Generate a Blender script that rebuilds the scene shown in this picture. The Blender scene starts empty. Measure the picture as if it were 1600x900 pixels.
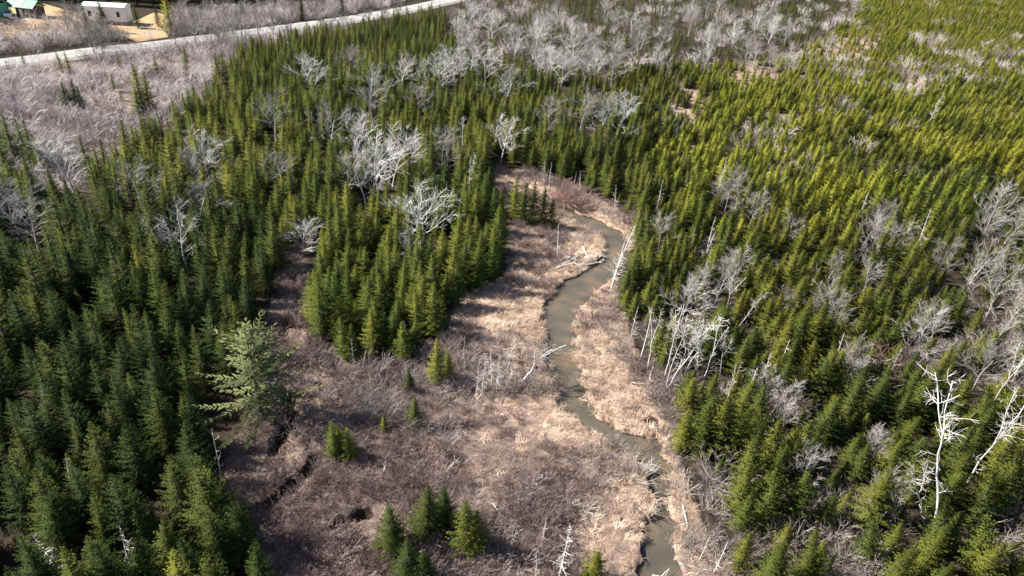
import bpy, math, random
import numpy as np
from mathutils import Vector, Matrix, Euler

# ------------------------------------------------------------------ camera, world, sun, exposure
CAM_H = 41.0
PITCH, ROLL = math.radians(31.0), math.radians(4.5)
W, Hpx, F = 1600.0, 900.0, 1067.0
scene = bpy.context.scene
fwd = np.array([0, math.cos(PITCH), -math.sin(PITCH)])
up0 = np.array([0, math.sin(PITCH), math.cos(PITCH)])
rt0 = np.array([1.0, 0, 0])
c_right = rt0 * math.cos(ROLL) + up0 * math.sin(ROLL)
c_up = up0 * math.cos(ROLL) - rt0 * math.sin(ROLL)
cam_pos = np.array([0, 0, CAM_H])
cd = bpy.data.cameras.new('camera')
cd.sensor_width = 36.0
cd.lens = 36.0 * F / W
cd.clip_start, cd.clip_end = 0.5, 20000
cam = bpy.data.objects.new('camera', cd)
scene.collection.objects.link(cam)
m = Matrix.Identity(4)
for i in range(3):
    m[i][0], m[i][1], m[i][2], m[i][3] = c_right[i], c_up[i], -fwd[i], cam_pos[i]
cam.matrix_world = m
scene.camera = cam

SUN_AZ, SUN_EL = math.atan2(-1.0, 0.0), math.radians(41)      # azimuth from +Y towards +X
world = bpy.data.worlds.new('World')
scene.world = world
world.use_nodes = True
wn = world.node_tree
sky = wn.nodes.new('ShaderNodeTexSky')
sky.sky_type = 'NISHITA'
sky.sun_disc = False
sky.sun_elevation = SUN_EL
sky.sun_rotation = SUN_AZ
wn.links.new(sky.outputs[0], wn.nodes['Background'].inputs[0])
wn.nodes['Background'].inputs[1].default_value = 0.065
sl = bpy.data.lights.new('sun', 'SUN')
sl.energy = 5.0
sl.angle = math.radians(0.6)
sl.color = (1.0, 0.94, 0.85)
sun = bpy.data.objects.new('sun', sl)
scene.collection.objects.link(sun)
to_sun = Vector((math.sin(SUN_AZ) * math.cos(SUN_EL), math.cos(SUN_AZ) * math.cos(SUN_EL), math.sin(SUN_EL)))
sun.rotation_euler = to_sun.to_track_quat('Z', 'Y').to_euler()
scene.view_settings.view_transform = 'Standard'
scene.view_settings.look = 'None'
scene.view_settings.exposure = 1.25
scene.view_settings.gamma = 1.0
scene.view_settings.use_curve_mapping = False
scene.cycles.max_bounces = 5
scene.cycles.diffuse_bounces = 3
scene.cycles.transmission_bounces = 3
scene.cycles.transparent_max_bounces = 4

col = scene.collection
rng = np.random.default_rng(7)
random.seed(7)

# ------------------------------------------------------------------ helpers
def G(px, py, z=0.0):
    """the place on the level z that the survey table entry (px, py) of the photograph stands for"""
    d = fwd + c_right * ((px - W / 2) / F) + c_up * ((Hpx / 2 - py) / F)
    t = (z - CAM_H) / d[2]
    p = cam_pos + d * t
    return float(p[0]), float(p[1])

def proj(x, y, z=0.0):
    x = np.asarray(x, float); y = np.asarray(y, float)
    dx, dy, dz = x, y, z - CAM_H
    a = dx * c_right[0] + dy * c_right[1] + dz * c_right[2]
    b = dx * c_up[0] + dy * c_up[1] + dz * c_up[2]
    c = dx * fwd[0] + dy * fwd[1] + dz * fwd[2]
    c = np.where(c < 1, 1e-3, c)
    return W / 2 + F * a / c, Hpx / 2 - F * b / c, c

def in_poly(px, py, poly):
    px = np.asarray(px, float); py = np.asarray(py, float)
    ins = np.zeros(px.shape, bool)
    n = len(poly)
    for i in range(n):
        x0, y0 = poly[i]; x1, y1 = poly[(i + 1) % n]
        if y0 == y1:
            continue
        c = ((y0 > py) != (y1 > py)) & (px < (x1 - x0) * (py - y0) / (y1 - y0) + x0)
        ins ^= c
    return ins

_tab = np.random.default_rng(99).random((256, 256))
def vnoise(x, y, s, seed=0):
    x = np.asarray(x, float) / s + seed * 17.3; y = np.asarray(y, float) / s + seed * 5.7
    xi, yi = np.floor(x).astype(int), np.floor(y).astype(int)
    fx, fy = x - xi, y - yi
    fx = fx * fx * (3 - 2 * fx); fy = fy * fy * (3 - 2 * fy)
    a = _tab[xi % 256, yi % 256]; b = _tab[(xi + 1) % 256, yi % 256]
    c = _tab[xi % 256, (yi + 1) % 256]; d = _tab[(xi + 1) % 256, (yi + 1) % 256]
    return (a * (1 - fx) + b * fx) * (1 - fy) + (c * (1 - fx) + d * fx) * fy

def mesh_of(name, V, F_, mats, mi=None, smooth=False, nrm=None):
    me = bpy.data.meshes.new(name)
    me.from_pydata([tuple(map(float, v)) for v in V], [], F_)
    for mt in mats:
        me.materials.append(mt)
    if mi is not None:
        me.polygons.foreach_set('material_index', np.asarray(mi, np.int32))
    if smooth:
        me.polygons.foreach_set('use_smooth', np.ones(len(me.polygons), bool))
    me.update()
    if nrm is not None:
        me.polygons.foreach_set('use_smooth', np.ones(len(me.polygons), bool))
        me.normals_split_custom_set_from_vertices([tuple(map(float, q)) for q in nrm])
    return me

def link(name, me, parent=None):
    o = bpy.data.objects.new(name, me)
    col.objects.link(o)
    if parent is not None:
        o.parent = parent
    return o

def tag(o, label=None, cat=None, group=None, kind=None):
    if label: o['label'] = label
    if cat: o['category'] = cat
    if group: o['group'] = group
    if kind: o['kind'] = kind
    return o

# ------------------------------------------------------------------ materials
def new_mat(name):
    mt = bpy.data.materials.new(name)
    mt.use_nodes = True
    nt = mt.node_tree
    b = nt.nodes['Principled BSDF']
    return mt, nt, b

def ramp(nt, stops):
    r = nt.nodes.new('ShaderNodeValToRGB')
    e = r.color_ramp.elements
    while len(e) < len(stops):
        e.new(0.5)
    for i, (p, c) in enumerate(stops):
        e[i].position = p
        e[i].color = (*c, 1)
    return r

def needle_mat(name, cols, trans=0.15):
    """foliage: hue differs from tree to tree and from spray to spray"""
    mt, nt, b = new_mat(name)
    oi = nt.nodes.new('ShaderNodeObjectInfo')
    nz = nt.nodes.new('ShaderNodeTexNoise'); nz.inputs['Scale'].default_value = 0.035
    nt.links.new(oi.outputs['Location'], nz.inputs['Vector'])
    ge = nt.nodes.new('ShaderNodeNewGeometry')
    n2 = nt.nodes.new('ShaderNodeTexNoise'); n2.inputs['Scale'].default_value = 1.7
    nt.links.new(ge.outputs['Position'], n2.inputs['Vector'])
    a1 = nt.nodes.new('ShaderNodeMath'); a1.operation = 'MULTIPLY_ADD'
    a1.inputs[1].default_value = 0.6; nt.links.new(oi.outputs['Random'], a1.inputs[0])
    a0 = nt.nodes.new('ShaderNodeMath'); a0.operation = 'MULTIPLY_ADD'
    a0.inputs[1].default_value = 0.5; a0.inputs[2].default_value = -0.25
    nt.links.new(n2.outputs['Fac'], a0.inputs[0])
    a2 = nt.nodes.new('ShaderNodeMath'); a2.operation = 'MULTIPLY_ADD'
    a2.inputs[1].default_value = 1.1; nt.links.new(nz.outputs['Fac'], a2.inputs[0])
    a2.inputs[2].default_value = -0.3
    nt.links.new(a0.outputs[0], a1.inputs[2])
    a3 = nt.nodes.new('ShaderNodeMath'); a3.operation = 'ADD'
    nt.links.new(a1.outputs[0], a3.inputs[0]); nt.links.new(a2.outputs[0], a3.inputs[1])
    r = ramp(nt, [(i / (len(cols) - 1), c) for i, c in enumerate(cols)])
    nt.links.new(a3.outputs[0], r.inputs[0])
    nt.links.new(r.outputs[0], b.inputs['Base Color'])
    b.inputs['Roughness'].default_value = 0.75
    b.inputs['Specular IOR Level'].default_value = 0.08
    tr = nt.nodes.new('ShaderNodeBsdfTranslucent')
    nt.links.new(r.outputs[0], tr.inputs[0])
    mx = nt.nodes.new('ShaderNodeMixShader'); mx.inputs[0].default_value = trans
    nt.links.new(b.outputs[0], mx.inputs[1]); nt.links.new(tr.outputs[0], mx.inputs[2])
    nt.links.new(mx.outputs[0], nt.nodes['Material Output'].inputs[0])
    return mt

def vary_mat(name, c0, c1, scale=2.0, rough=0.85, obj=0.5, coord='Position'):
    mt, nt, b = new_mat(name)
    ge = nt.nodes.new('ShaderNodeNewGeometry')
    nz = nt.nodes.new('ShaderNodeTexNoise'); nz.inputs['Scale'].default_value = scale
    nz.inputs['Detail'].default_value = 4
    nt.links.new(ge.outputs['Position'], nz.inputs['Vector'])
    oi = nt.nodes.new('ShaderNodeObjectInfo')
    a = nt.nodes.new('ShaderNodeMath'); a.operation = 'MULTIPLY_ADD'
    a.inputs[1].default_value = obj; a.inputs[2].default_value = -obj / 2
    nt.links.new(oi.outputs['Random'], a.inputs[0])
    s = nt.nodes.new('ShaderNodeMath'); s.operation = 'ADD'
    nt.links.new(nz.outputs['Fac'], s.inputs[0]); nt.links.new(a.outputs[0], s.inputs[1])
    r = ramp(nt, [(0.25, c0), (0.75, c1)])
    nt.links.new(s.outputs[0], r.inputs[0]); nt.links.new(r.outputs[0], b.inputs['Base Color'])
    b.inputs['Roughness'].default_value = rough
    b.inputs['Specular IOR Level'].default_value = 0.2
    return mt

M = {}
M['spruce'] = needle_mat('spruce_needles', [(0.016, 0.031, 0.009), (0.033, 0.051, 0.011), (0.080, 0.090, 0.017)])
M['slim'] = needle_mat('slender_spruce_needles', [(0.034, 0.058, 0.014), (0.078, 0.100, 0.016), (0.155, 0.158, 0.024)])
M['fir'] = needle_mat('fir_needles', [(0.044, 0.066, 0.016), (0.090, 0.106, 0.018), (0.165, 0.162, 0.026)])
M['young'] = needle_mat('young_spruce_needles', [(0.090, 0.125, 0.022), (0.200, 0.225, 0.030), (0.34, 0.325, 0.042)])
M['pine'] = needle_mat('pine_needles', [(0.10, 0.125, 0.05), (0.145, 0.165, 0.07), (0.20, 0.21, 0.095)], 0.3)
M['bark'] = vary_mat('conifer_bark', (0.07, 0.055, 0.045), (0.16, 0.135, 0.115), 3)
M['grey'] = vary_mat('grey_bark', (0.32, 0.305, 0.29), (0.60, 0.58, 0.56), 1.2)
M['greytwig'] = vary_mat('grey_twigs_of_trees', (0.28, 0.265, 0.25), (0.60, 0.58, 0.56), 0.5, obj=0.9)
M['mid'] = vary_mat('mid_grey_bark', (0.22, 0.205, 0.19), (0.43, 0.41, 0.385), 1.2)
M['dull'] = vary_mat('dull_grey_bark', (0.17, 0.155, 0.14), (0.34, 0.315, 0.29), 1.2)
M['white'] = vary_mat('white_birch_bark', (0.42, 0.40, 0.37), (0.70, 0.68, 0.65), 2.5)
M['birchtwig'] = vary_mat('birch_twigs', (0.34, 0.315, 0.29), (0.62, 0.595, 0.565), 2.0)
M['bleached'] = vary_mat('bleached_dead_wood', (0.38, 0.355, 0.32), (0.70, 0.67, 0.62), 1.5)
M['brush'] = vary_mat('purple_brown_twigs', (0.135, 0.098, 0.094), (0.31, 0.238, 0.222), 0.35, obj=0.8)
M['redbrush'] = vary_mat('red_twigs', (0.19, 0.115, 0.10), (0.34, 0.22, 0.19), 0.6)
M['scrub'] = vary_mat('pale_scrub_twigs', (0.22, 0.185, 0.175), (0.72, 0.66, 0.64), 0.08, obj=1.1)
M['greybrush'] = vary_mat('grey_twigs', (0.20, 0.17, 0.155), (0.38, 0.34, 0.32), 0.2, obj=0.8)
M['tan'] = vary_mat('dead_grass', (0.32, 0.228, 0.168), (0.66, 0.515, 0.395), 0.25, obj=0.9)
M['rust'] = vary_mat('rusty_sedge', (0.20, 0.135, 0.108), (0.40, 0.29, 0.225), 0.3, obj=0.9)

# ------------------------------------------------------------------ tube and tree builders
def tubes(segs, n=3):
    """segs: rows of p0(3) p1(3) r0 r1 -> verts, quad faces"""
    S = np.asarray(segs, float)
    p0, p1, r0, r1 = S[:, :3], S[:, 3:6], S[:, 6], S[:, 7]
    d = p1 - p0
    d /= np.maximum(np.linalg.norm(d, axis=1, keepdims=True), 1e-6)
    ref = np.where(np.abs(d[:, 2:3]) > 0.9, np.array([[1.0, 0, 0]]), np.array([[0, 0, 1.0]]))
    u = np.cross(d, ref); u /= np.linalg.norm(u, axis=1, keepdims=True)
    v = np.cross(d, u)
    V = np.zeros((len(S), 2 * n, 3))
    for k in range(n):
        a = 2 * math.pi * k / n
        w = u * math.cos(a) + v * math.sin(a)
        V[:, k] = p0 + w * r0[:, None]
        V[:, n + k] = p1 + w * r1[:, None]
    faces = []
    for i in range(len(S)):
        b = i * 2 * n
        for k in range(n):
            k2 = (k + 1) % n
            faces.append((b + k, b + k2, b + n + k2, b + n + k))
    return V.reshape(-1, 3), faces

def chain(segs, p, d, length, r0, r1, n, jit, trop, R):
    """a wavering limb; returns its points and directions"""
    pts = [(p.copy(), d.copy())]
    for i in range(n):
        d = d + R.normal(0, jit, 3) + np.array([0, 0, trop])
        d /= np.linalg.norm(d)
        q = p + d * length / n
        a = r0 + (r1 - r0) * i / n; b = r0 + (r1 - r0) * (i + 1) / n
        segs.append((*p, *q, a, b))
        p = q
        pts.append((p.copy(), d.copy()))
    return pts

def rand_perp(d, R):
    v = R.normal(0, 1, 3)
    v -= d * v.dot(d)
    return v / np.linalg.norm(v)

def conifer(seed, H=10.0, Rad=2.0, gap=0.36, nb=8, power=0.85, base=0.10, rise=0.15, spray=0.36, lean=0.02, ragged=0.25, dead=0.12):
    R = np.random.default_rng(seed)
    # trunk
    segs = []
    lx, ly = R.normal(0, lean, 2)
    def axis(z):
        t = z / H
        return np.array([lx * H * t * t, ly * H * t * t, z])
    zs = np.linspace(-0.4, H * 0.98, 9)
    for a, b in zip(zs[:-1], zs[1:]):
        segs.append((*axis(a), *axis(b), 0.135 * H / 10 * (1 - max(a, 0) / H) + 0.012, 0.135 * H / 10 * (1 - b / H) + 0.012))
    V, Fc = [], []
    z = base * H
    level = 0
    twigs = []
    while z < H * 0.985:
        t = (z - base * H) / (H * (1 - base))
        Lmax = Rad * ((1 - t) ** power) * (0.55 + 0.45 * min(1, t / 0.12)) + 0.10
        n = max(4, int(nb * (0.5 + 0.5 * Lmax / Rad) + R.integers(-1, 2)))
        a0 = R.random() * 6.28
        for k in range(n):
            if t < 0.35 and R.random() < dead:
                continue
            a = a0 + 6.283 * k / n + R.normal(0, 0.22)
            L = Lmax * (1 - ragged / 2 + ragged * R.normal(0, 0.55))
            L = max(0.12, L)
            el = rise + 0.75 * t ** 1.5 - 0.25 * (1 - t) + R.normal(0, 0.09)
            d = np.array([math.cos(a) * math.cos(el), math.sin(a) * math.cos(el), math.sin(el)])
            side = np.array([-math.sin(a), math.cos(a), 0])
            p0 = axis(z + R.normal(0, gap * 0.16))
            upv = np.cross(d, side); upv *= -1 if upv[2] < 0 else 1
            if L > 0.7 and R.random() < 0.5:
                twigs.append((*p0, *(p0 + d * L * 0.8), 0.022, 0.008))
            s0 = 0.12 if L > 0.9 else 0.0
            m = max(1, int((L * (1 - s0)) / (spray * 0.40)))
            for j in range(m + 1):
                f = s0 + (1 - s0) * (j / max(m, 1))
                sag = -0.10 * L * math.sin(math.pi * f) + 0.16 * L * f * f
                q = p0 + d * (L * f) + np.array([0, 0, sag])
                sl = spray * (1.15 - 0.5 * f) * (0.75 + 0.5 * R.random()) * (0.55 + 0.45 * min(1, L))
                arms = (-1, 1) if j < m else (-0.4, 0.4, 0)
                for sd in arms:
                    ang = sd * (0.85 + R.normal(0, 0.2))
                    dd = d * math.cos(ang) + side * math.sin(ang) + np.array([0, 0, R.normal(0.10, 0.20)])
                    dd /= np.linalg.norm(dd)
                    wv = np.cross(dd, upv + R.normal(0, 0.4, 3)); wv /= np.linalg.norm(wv)
                    hw = sl * 0.17
                    b = len(V)
                    mid = q + dd * sl * 0.45 + upv * 0.03
                    V += [q - dd * 0.04, mid - wv * hw, q + dd * sl, mid + wv * hw]
                    Fc.append((b, b + 1, b + 2, b + 3))
        z += gap * (0.75 + 0.25 * (1 - t)) * (0.85 + 0.3 * R.random()) * (H / 10) ** 0.3
        level += 1
    # leader shoot
    top = axis(H * 0.97)
    for k in range(5):
        a = k * 1.256 + R.random()
        dd = np.array([math.cos(a) * 0.35, math.sin(a) * 0.35, 0.9])
        w = np.array([-math.sin(a), math.cos(a), 0]) * 0.05
        b = len(V)
        q = top - np.array([0, 0, 0.05 * k])
        V += [q, q + dd * 0.16 - w, q + dd * 0.36, q + dd * 0.16 + w]
        Fc.append((b, b + 1, b + 2, b + 3))
    tv, tf = tubes(segs, 6)
    if twigs:
        tv2, tf2 = tubes(twigs, 3)
        tf = tf + [tuple(i + len(tv) for i in f) for f in tf2]
        tv = np.vstack([tv, tv2])
    V = np.array(V)
    return (tv, tf), (V, face_out(V, Fc, H, Rad))

def face_out(V, Fc, H, Rad):
    """wind every spray so that its front looks away from the stem"""
    out = []
    for f in Fc:
        a, b, c = V[f[0]], V[f[1]], V[f[3]]
        nn = np.cross(b - a, c - a)
        m_ = V[f[2]]
        o = np.array([m_[0], m_[1], 0.5 * Rad])
        out.append(f if nn.dot(o) > 0 else f[::-1])
    return out

def crown_normals(V, Fc, Rad):
    N = np.zeros_like(V)
    for f in Fc:
        a, b, c = V[f[0]], V[f[1]], V[f[3]]
        nn = np.cross(b - a, c - a); nn /= max(np.linalg.norm(nn), 1e-9)
        N[list(f)] = nn
    o = np.stack([V[:, 0], V[:, 1], np.full(len(V), 0.14 * Rad)], -1)
    o /= np.maximum(np.linalg.norm(o, axis=1, keepdims=True), 1e-6)
    N = 0.45 * N + 0.8 * o
    return N / np.linalg.norm(N, axis=1, keepdims=True)

def bare_tree(seed, H=9.0, spread=0.95, nl=7, r=0.13, twig=0.016, fork=0.22):
    R = np.random.default_rng(seed)
    trunk, limbs = [], []
    pts = chain(trunk, np.array([0, 0, -0.4]), np.array([0, 0, 1.0]), H * 0.62 + 0.4, r, r * 0.45, 6, 0.06, 0.03, R)
    for k in range(nl + 3):
        f = fork + (1 - fork) * (k / (nl + 2)) ** 0.9
        i = min(5, int(f * 6)); q = pts[i][0] + (pts[i + 1][0] - pts[i][0]) * (f * 6 - i)
        a = k * 2.4 + R.normal(0, 0.3)
        el = 0.45 + 0.6 * f + R.normal(0, 0.1)
        d = np.array([math.cos(a) * math.cos(el) * spread, math.sin(a) * math.cos(el) * spread, math.sin(el)])
        d /= np.linalg.norm(d)
        L = H * (0.52 - 0.20 * f) * (0.85 + 0.3 * R.random())
        p2 = chain(limbs, q, d, L, r * 0.30, 0.018, 5, 0.14, 0.05, R)
        for s in range(8):
            g = 0.2 + 0.8 * s / 7
            i = min(4, int(g * 5)); q2 = p2[i][0] + (p2[i + 1][0] - p2[i][0]) * (g * 5 - i)
            d2 = p2[i][1] * 0.75 + rand_perp(p2[i][1], R) * 0.75 + np.array([0, 0, 0.12]); d2 /= np.linalg.norm(d2)
            L2 = L * (0.50 - 0.22 * g) * (0.8 + 0.5 * R.random())
            p3 = chain(limbs, q2, d2, L2, 0.020, twig, 3, 0.18, 0.05, R)
            for u in range(9):
                h = 0.15 + 0.85 * u / 8
                i = min(2, int(h * 3)); q3 = p3[i][0] + (p3[i + 1][0] - p3[i][0]) * (h * 3 - i)
                d3 = p3[i][1] * 0.8 + rand_perp(p3[i][1], R) * 0.7 + np.array([0, 0, 0.15]); d3 /= np.linalg.norm(d3)
                chain(limbs, q3, d3, 0.35 + 0.55 * R.random(), twig * 1.15, twig * 0.7, 2, 0.18, 0.04, R)
    return tubes(trunk, 6), tubes(limbs, 3)

def birch(seed, H=11.0, r=0.10, nfork=2, side=14):
    """tall white tree with crooked limbs and short snapped branches"""
    R = np.random.default_rng(seed)
    trunk, limbs = [], []
    d0 = np.array([R.normal(0, 0.05), R.normal(0, 0.05), 1.0]); d0 /= np.linalg.norm(d0)
    pts = chain(trunk, np.array([0, 0, -0.4]), d0, H * 0.5 + 0.4, r, r * 0.62, 7, 0.06, 0.02, R)
    stems = [(pts, H * 0.5)]
    for k in range(nfork):
        a = k * 6.283 / nfork + R.random()
        d = np.array([math.cos(a) * 0.30, math.sin(a) * 0.30, 0.95]) + R.normal(0, 0.06, 3); d /= np.linalg.norm(d)
        L = H * 0.5 * (0.75 + 0.3 * R.random())
        stems.append((chain(trunk, pts[-1][0], d, L, r * 0.55, 0.03, 7, 0.11, 0.05, R), L))
    for si, (pp, L) in enumerate(stems):
        n = len(pp) - 1
        for s in range(side if si else side // 2):
            g = (0.45 if si == 0 else 0.12) + (0.55 if si == 0 else 0.85) * R.random()
            i = min(n - 1, int(g * n)); q = pp[i][0] + (pp[i + 1][0] - pp[i][0]) * (g * n - i)
            d = rand_perp(pp[i][1], R) * 0.9 + pp[i][1] * 0.5 + np.array([0, 0, 0.1]); d /= np.linalg.norm(d)
            Lb = (0.5 + 1.5 * R.random()) * (1.25 - 0.6 * g)
            p3 = chain(limbs, q, d, Lb, 0.025, 0.011, 4, 0.3, 0.06, R)
            for u in range(4):
                i = R.integers(1, 4)
                d3 = p3[i][1] * 0.6 + rand_perp(p3[i][1], R) * 0.8; d3 /= np.linalg.norm(d3)
                chain(limbs, p3[i][0], d3, 0.25 + 0.5 * R.random(), 0.015, 0.008, 2, 0.25, 0.03, R)
    return tubes(trunk, 6), tubes(limbs, 3)

def snag(seed, H=6.0, r=0.085, full=0.8):
    R = np.random.default_rng(seed)
    trunk, limbs = [], []
    d0 = np.array([R.normal(0, 0.05), R.normal(0, 0.05), 1.0]); d0 /= np.linalg.norm(d0)
    pts = chain(trunk, np.array([0, 0, -0.4]), d0, H + 0.4, r, 0.018, 8, 0.025, 0, R)
    z = 0.25
    while z < 0.97:
        i = min(7, int(z * 8)); q = pts[i][0] + (pts[i + 1][0] - pts[i][0]) * (z * 8 - i)
        for k in range(4):
            if R.random() > full:
                continue
            a = R.random() * 6.283
            d = np.array([math.cos(a), math.sin(a), 0.05 + 0.5 * z * z + R.normal(0, 0.2)]); d /= np.linalg.norm(d)
            L = (0.25 + 1.0 * (1 - z)) * (0.35 + 0.9 * R.random())
            p3 = chain(limbs, q, d, L, 0.024, 0.011, 3, 0.16, 0.05, R)
            if L > 0.5:
                for u in range(3):
                    i2 = R.integers(1, 4)
                    d3 = p3[i2][1] * 0.5 + rand_perp(p3[i2][1], R); d3 /= np.linalg.norm(d3)
                    chain(limbs, p3[i2][0], d3, 0.2 + 0.25 * R.random(), 0.013, 0.009, 1, 0, 0, R)
        z += 0.05 + 0.02 * R.random()
    return tubes(trunk, 6), tubes(limbs, 3)

def bush(seed, H=1.3, n=26, r=0.011, spread=0.55, kids=4):
    R = np.random.default_rng(seed)
    segs = []
    for k in range(n):
        a = R.random() * 6.283; s = spread * math.sqrt(R.random())
        p = np.array([math.cos(a) * s * 0.7 * H, math.sin(a) * s * 0.7 * H, -0.06])
        d = np.array([math.cos(a) * s * 1.2, math.sin(a) * s * 1.2, 1.0]) + R.normal(0, 0.2, 3); d /= np.linalg.norm(d)
        L = H * (0.55 + 0.55 * R.random())
        pts = chain(segs, p, d, L, r * 1.5, r, 3, 0.14, 0.0, R)
        for u in range(kids):
            i = R.integers(1, 4)
            d3 = pts[i][1] * 0.8 + rand_perp(pts[i][1], R) * 0.7; d3 /= np.linalg.norm(d3)
            chain(segs, pts[i][0], d3, L * (0.2 + 0.3 * R.random()), r, r * 0.6, 2, 0.15, 0.02, R)
    return tubes(segs, 3)

def tuft(seed, n=34, L=0.75, flat=0.6, wid=0.016):
    """lodged dead grass: curved blades combed one way"""
    R = np.random.default_rng(seed)
    V, Fc = [], []
    for k in range(n):
        a = R.normal(0, 0.8)
        p = np.array([*R.normal(0, 0.20, 2), -0.02])
        el = 1.25 - flat * R.random()
        ln = L * (0.5 + 0.7 * R.random())
        w0 = wid * (0.7 + 0.8 * R.random())
        prev = None
        for j in range(4):
            d = np.array([math.cos(a) * math.cos(el), math.sin(a) * math.cos(el), math.sin(el)])
            sd = np.array([-math.sin(a), math.cos(a), 0.25 * R.normal()])
            w = w0 * (1 - 0.28 * j)
            b = len(V)
            V += [p - sd * w, p + sd * w]
            if prev is not None:
                Fc.append((prev, prev + 1, b + 1, b))
            prev = b
            p = p + d * ln / 3
            p[2] = max(p[2], 0.03)
            el -= 0.55 + 0.25 * R.random()
            a += R.normal(0, 0.15)
    return np.array(V), Fc

# ------------------------------------------------------------------ scattering
def ts(*pts):
    return list(pts)

CLEARING = [(455,382),(480,388),(486,450),(494,545),(560,566),(640,562),(700,520),(715,470),(790,430),(792,345),(765,300),(770,268),(830,266),(900,292),(960,325),(996,345),(992,385),(968,400),(962,460),(985,520),(1010,580),(1045,610),(1062,650),(1055,710),(1075,760),(1095,820),(1150,900),(1190,1000),(1200,1300),(380,1300),(440,1060),(430,960),(395,880),(350,800),(352,720),(400,640),(412,560),(425,460)]
LEFT = [(-900,1300),(380,1300),(440,1060),(430,960),(395,880),(350,800),(352,720),(400,640),(412,560),(425,460),(455,382),(400,345),(250,335),(150,325),(0,335),(-700,380)]
MID = [(-700,380),(0,335),(150,325),(250,335),(400,345),(455,382),(480,388),(486,450),(494,545),(560,566),(640,562),(700,520),(715,470),(790,430),(792,345),(765,300),(770,268),(830,266),(900,292),(960,325),(996,345),(1012,330),(1022,250),(1000,190),(1000,110),(940,125),(860,118),(780,130),(720,95),(690,50),(700,22),(655,24),(560,46),(470,62),(400,84),(345,105),(320,170),(240,215),(190,260),(90,300),(0,295),(-700,330)]
SCRUB = [(-700,170),(0,116),(200,90),(400,64),(560,40),(470,62),(400,84),(345,105),(320,170),(240,215),(190,260),(90,300),(0,295),(-700,330)]
DECID = [(690,5),(760,-40),(1380,-60),(1330,30),(1240,95),(1130,105),(1000,110),(940,125),(860,118),(780,130),(720,95),(690,50),(700,22)]
RNEAR = [(1045,610),(1062,650),(1055,710),(1075,760),(1095,820),(1150,900),(1190,1000),(1200,1300),(2600,1300),(2300,560),(985,520),(1010,580)]
RMID = [(985,520),(2300,560),(2100,300),(1012,300),(1012,330),(996,345),(992,385),(968,400),(962,460)]
RTOP = [(1012,300),(2100,300),(2000,-40),(1385,-60),(1330,30),(1240,95),(1130,105),(1000,110),(1000,190),(1022,250)]
BACK = [(-500,2),(60,3),(130,8),(200,12),(262,14),(440,10),(560,4),(690,-14),(760,-60),(-500,-60)]
OPEN = [[(1040,185),(1062,138),(1112,140),(1108,165),(1080,205)],[(1255,78),(1290,58),(1375,60),(1380,76),(1330,95)],[(1400,120),(1420,100),(1450,128),(1440,158),(1405,150)],[(1420,62),(1470,60),(1475,76),(1430,78)],[(1120,118),(1200,105),(1230,125),(1160,140)],[(1060,235),(1085,225),(1090,250),(1065,252)],[(1195,300),(1225,290),(1235,315),(1205,320)]]
YARD = [(-140,62),(-140,6),(60,4),(135,24),(200,38),(240,20),(285,26),(280,40),(262,58),(215,66),(190,56),(140,46),(100,58)]

def hex_points(poly, spacing, jitter=0.42, far_grow=0.0):
    P = np.array([G(px, min(max(py, -90), 1300)) for px, py in poly])
    x0, y0 = P.min(0); x1, y1 = P.max(0)
    x0, x1 = max(x0, -420), min(x1, 560); y1 = min(y1, 620)
    xs, ys = [], []
    y = y0
    row = 0
    while y < y1:
        s = spacing * (1 + far_grow * max(0, y - 80) / 200)
        a = np.arange(x0 + (row % 2) * s / 2, x1, s)
        xs.append(a + rng.normal(0, jitter * s * 0.5, len(a)))
        ys.append(y + rng.normal(0, jitter * s * 0.5, len(a)))
        y += s * 0.87; row += 1
    X, Y = np.concatenate(xs), np.concatenate(ys)
    px, py, c = proj(X, Y)
    k = in_poly(px, py, poly) & (px > -420) & (px < 2000) & (py < 1300) & (c > 5)
    return X[k], Y[k], px[k], py[k]

# creek: survey of the centre line (table x, y) and width in metres
CREEK = [(1036,1150,3.2),(1030,960,3.0),(1029,900,2.9),(1031,850,2.5),(1033,800,1.9),(1031,760,1.9),(1024,725,2.7),(1008,697,2.6),(962,676,2.2),(918,652,2.3),(893,610,2.9),(880,560,3.2),(874,510,4.0),(882,470,4.4),(915,440,3.8),(948,414,3.4),(966,390,3.2),(958,366,3.4),(932,350,3.6),(902,338,2.6),(872,318,1.5),(840,300,1.4),(800,285,1.3),(770,276,1.2)]
def smooth_path(tab, n=8):
    P = np.array([(*G(a, b), w) for a, b, w in tab])
    out = []
    for i in range(len(P) - 1):
        p0 = P[max(i - 1, 0)]; p1 = P[i]; p2 = P[i + 1]; p3 = P[min(i + 2, len(P) - 1)]
        for t in np.arange(0, 1, 1 / n):
            out.append(0.5 * (2 * p1 + (p2 - p0) * t + (2 * p0 - 5 * p1 + 4 * p2 - p3) * t * t + (3 * p1 - p0 - 3 * p2 + p3) * t ** 3))
    out.append(P[-1])
    return np.array(out)
creek = smooth_path([(a, b, w * 0.88) for a, b, w in CREEK])
DITCHES = [smooth_path(t, 5) for t in (
    [(440,606,0.6),(452,628,0.7),(455,650,0.8),(436,682,0.6),(424,704,0.5)],
    [(492,712,0.7),(470,742,0.7),(440,768,0.9),(405,790,0.9),(366,808,0.8)],
    [(698,522,0.4),(740,545,0.6),(790,560,0.6),(852,574,0.6)],
    [(575,798,0.6),(540,812,0.8),(505,828,0.5)],
    [(470,470,0.4),(455,500,0.5),(440,525,0.4)],
    [(610,850,0.4),(580,862,0.5),(560,872,0.4)],
    [(985,640,0.5),(1015,650,0.7),(1030,680,0.8)])]
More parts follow.
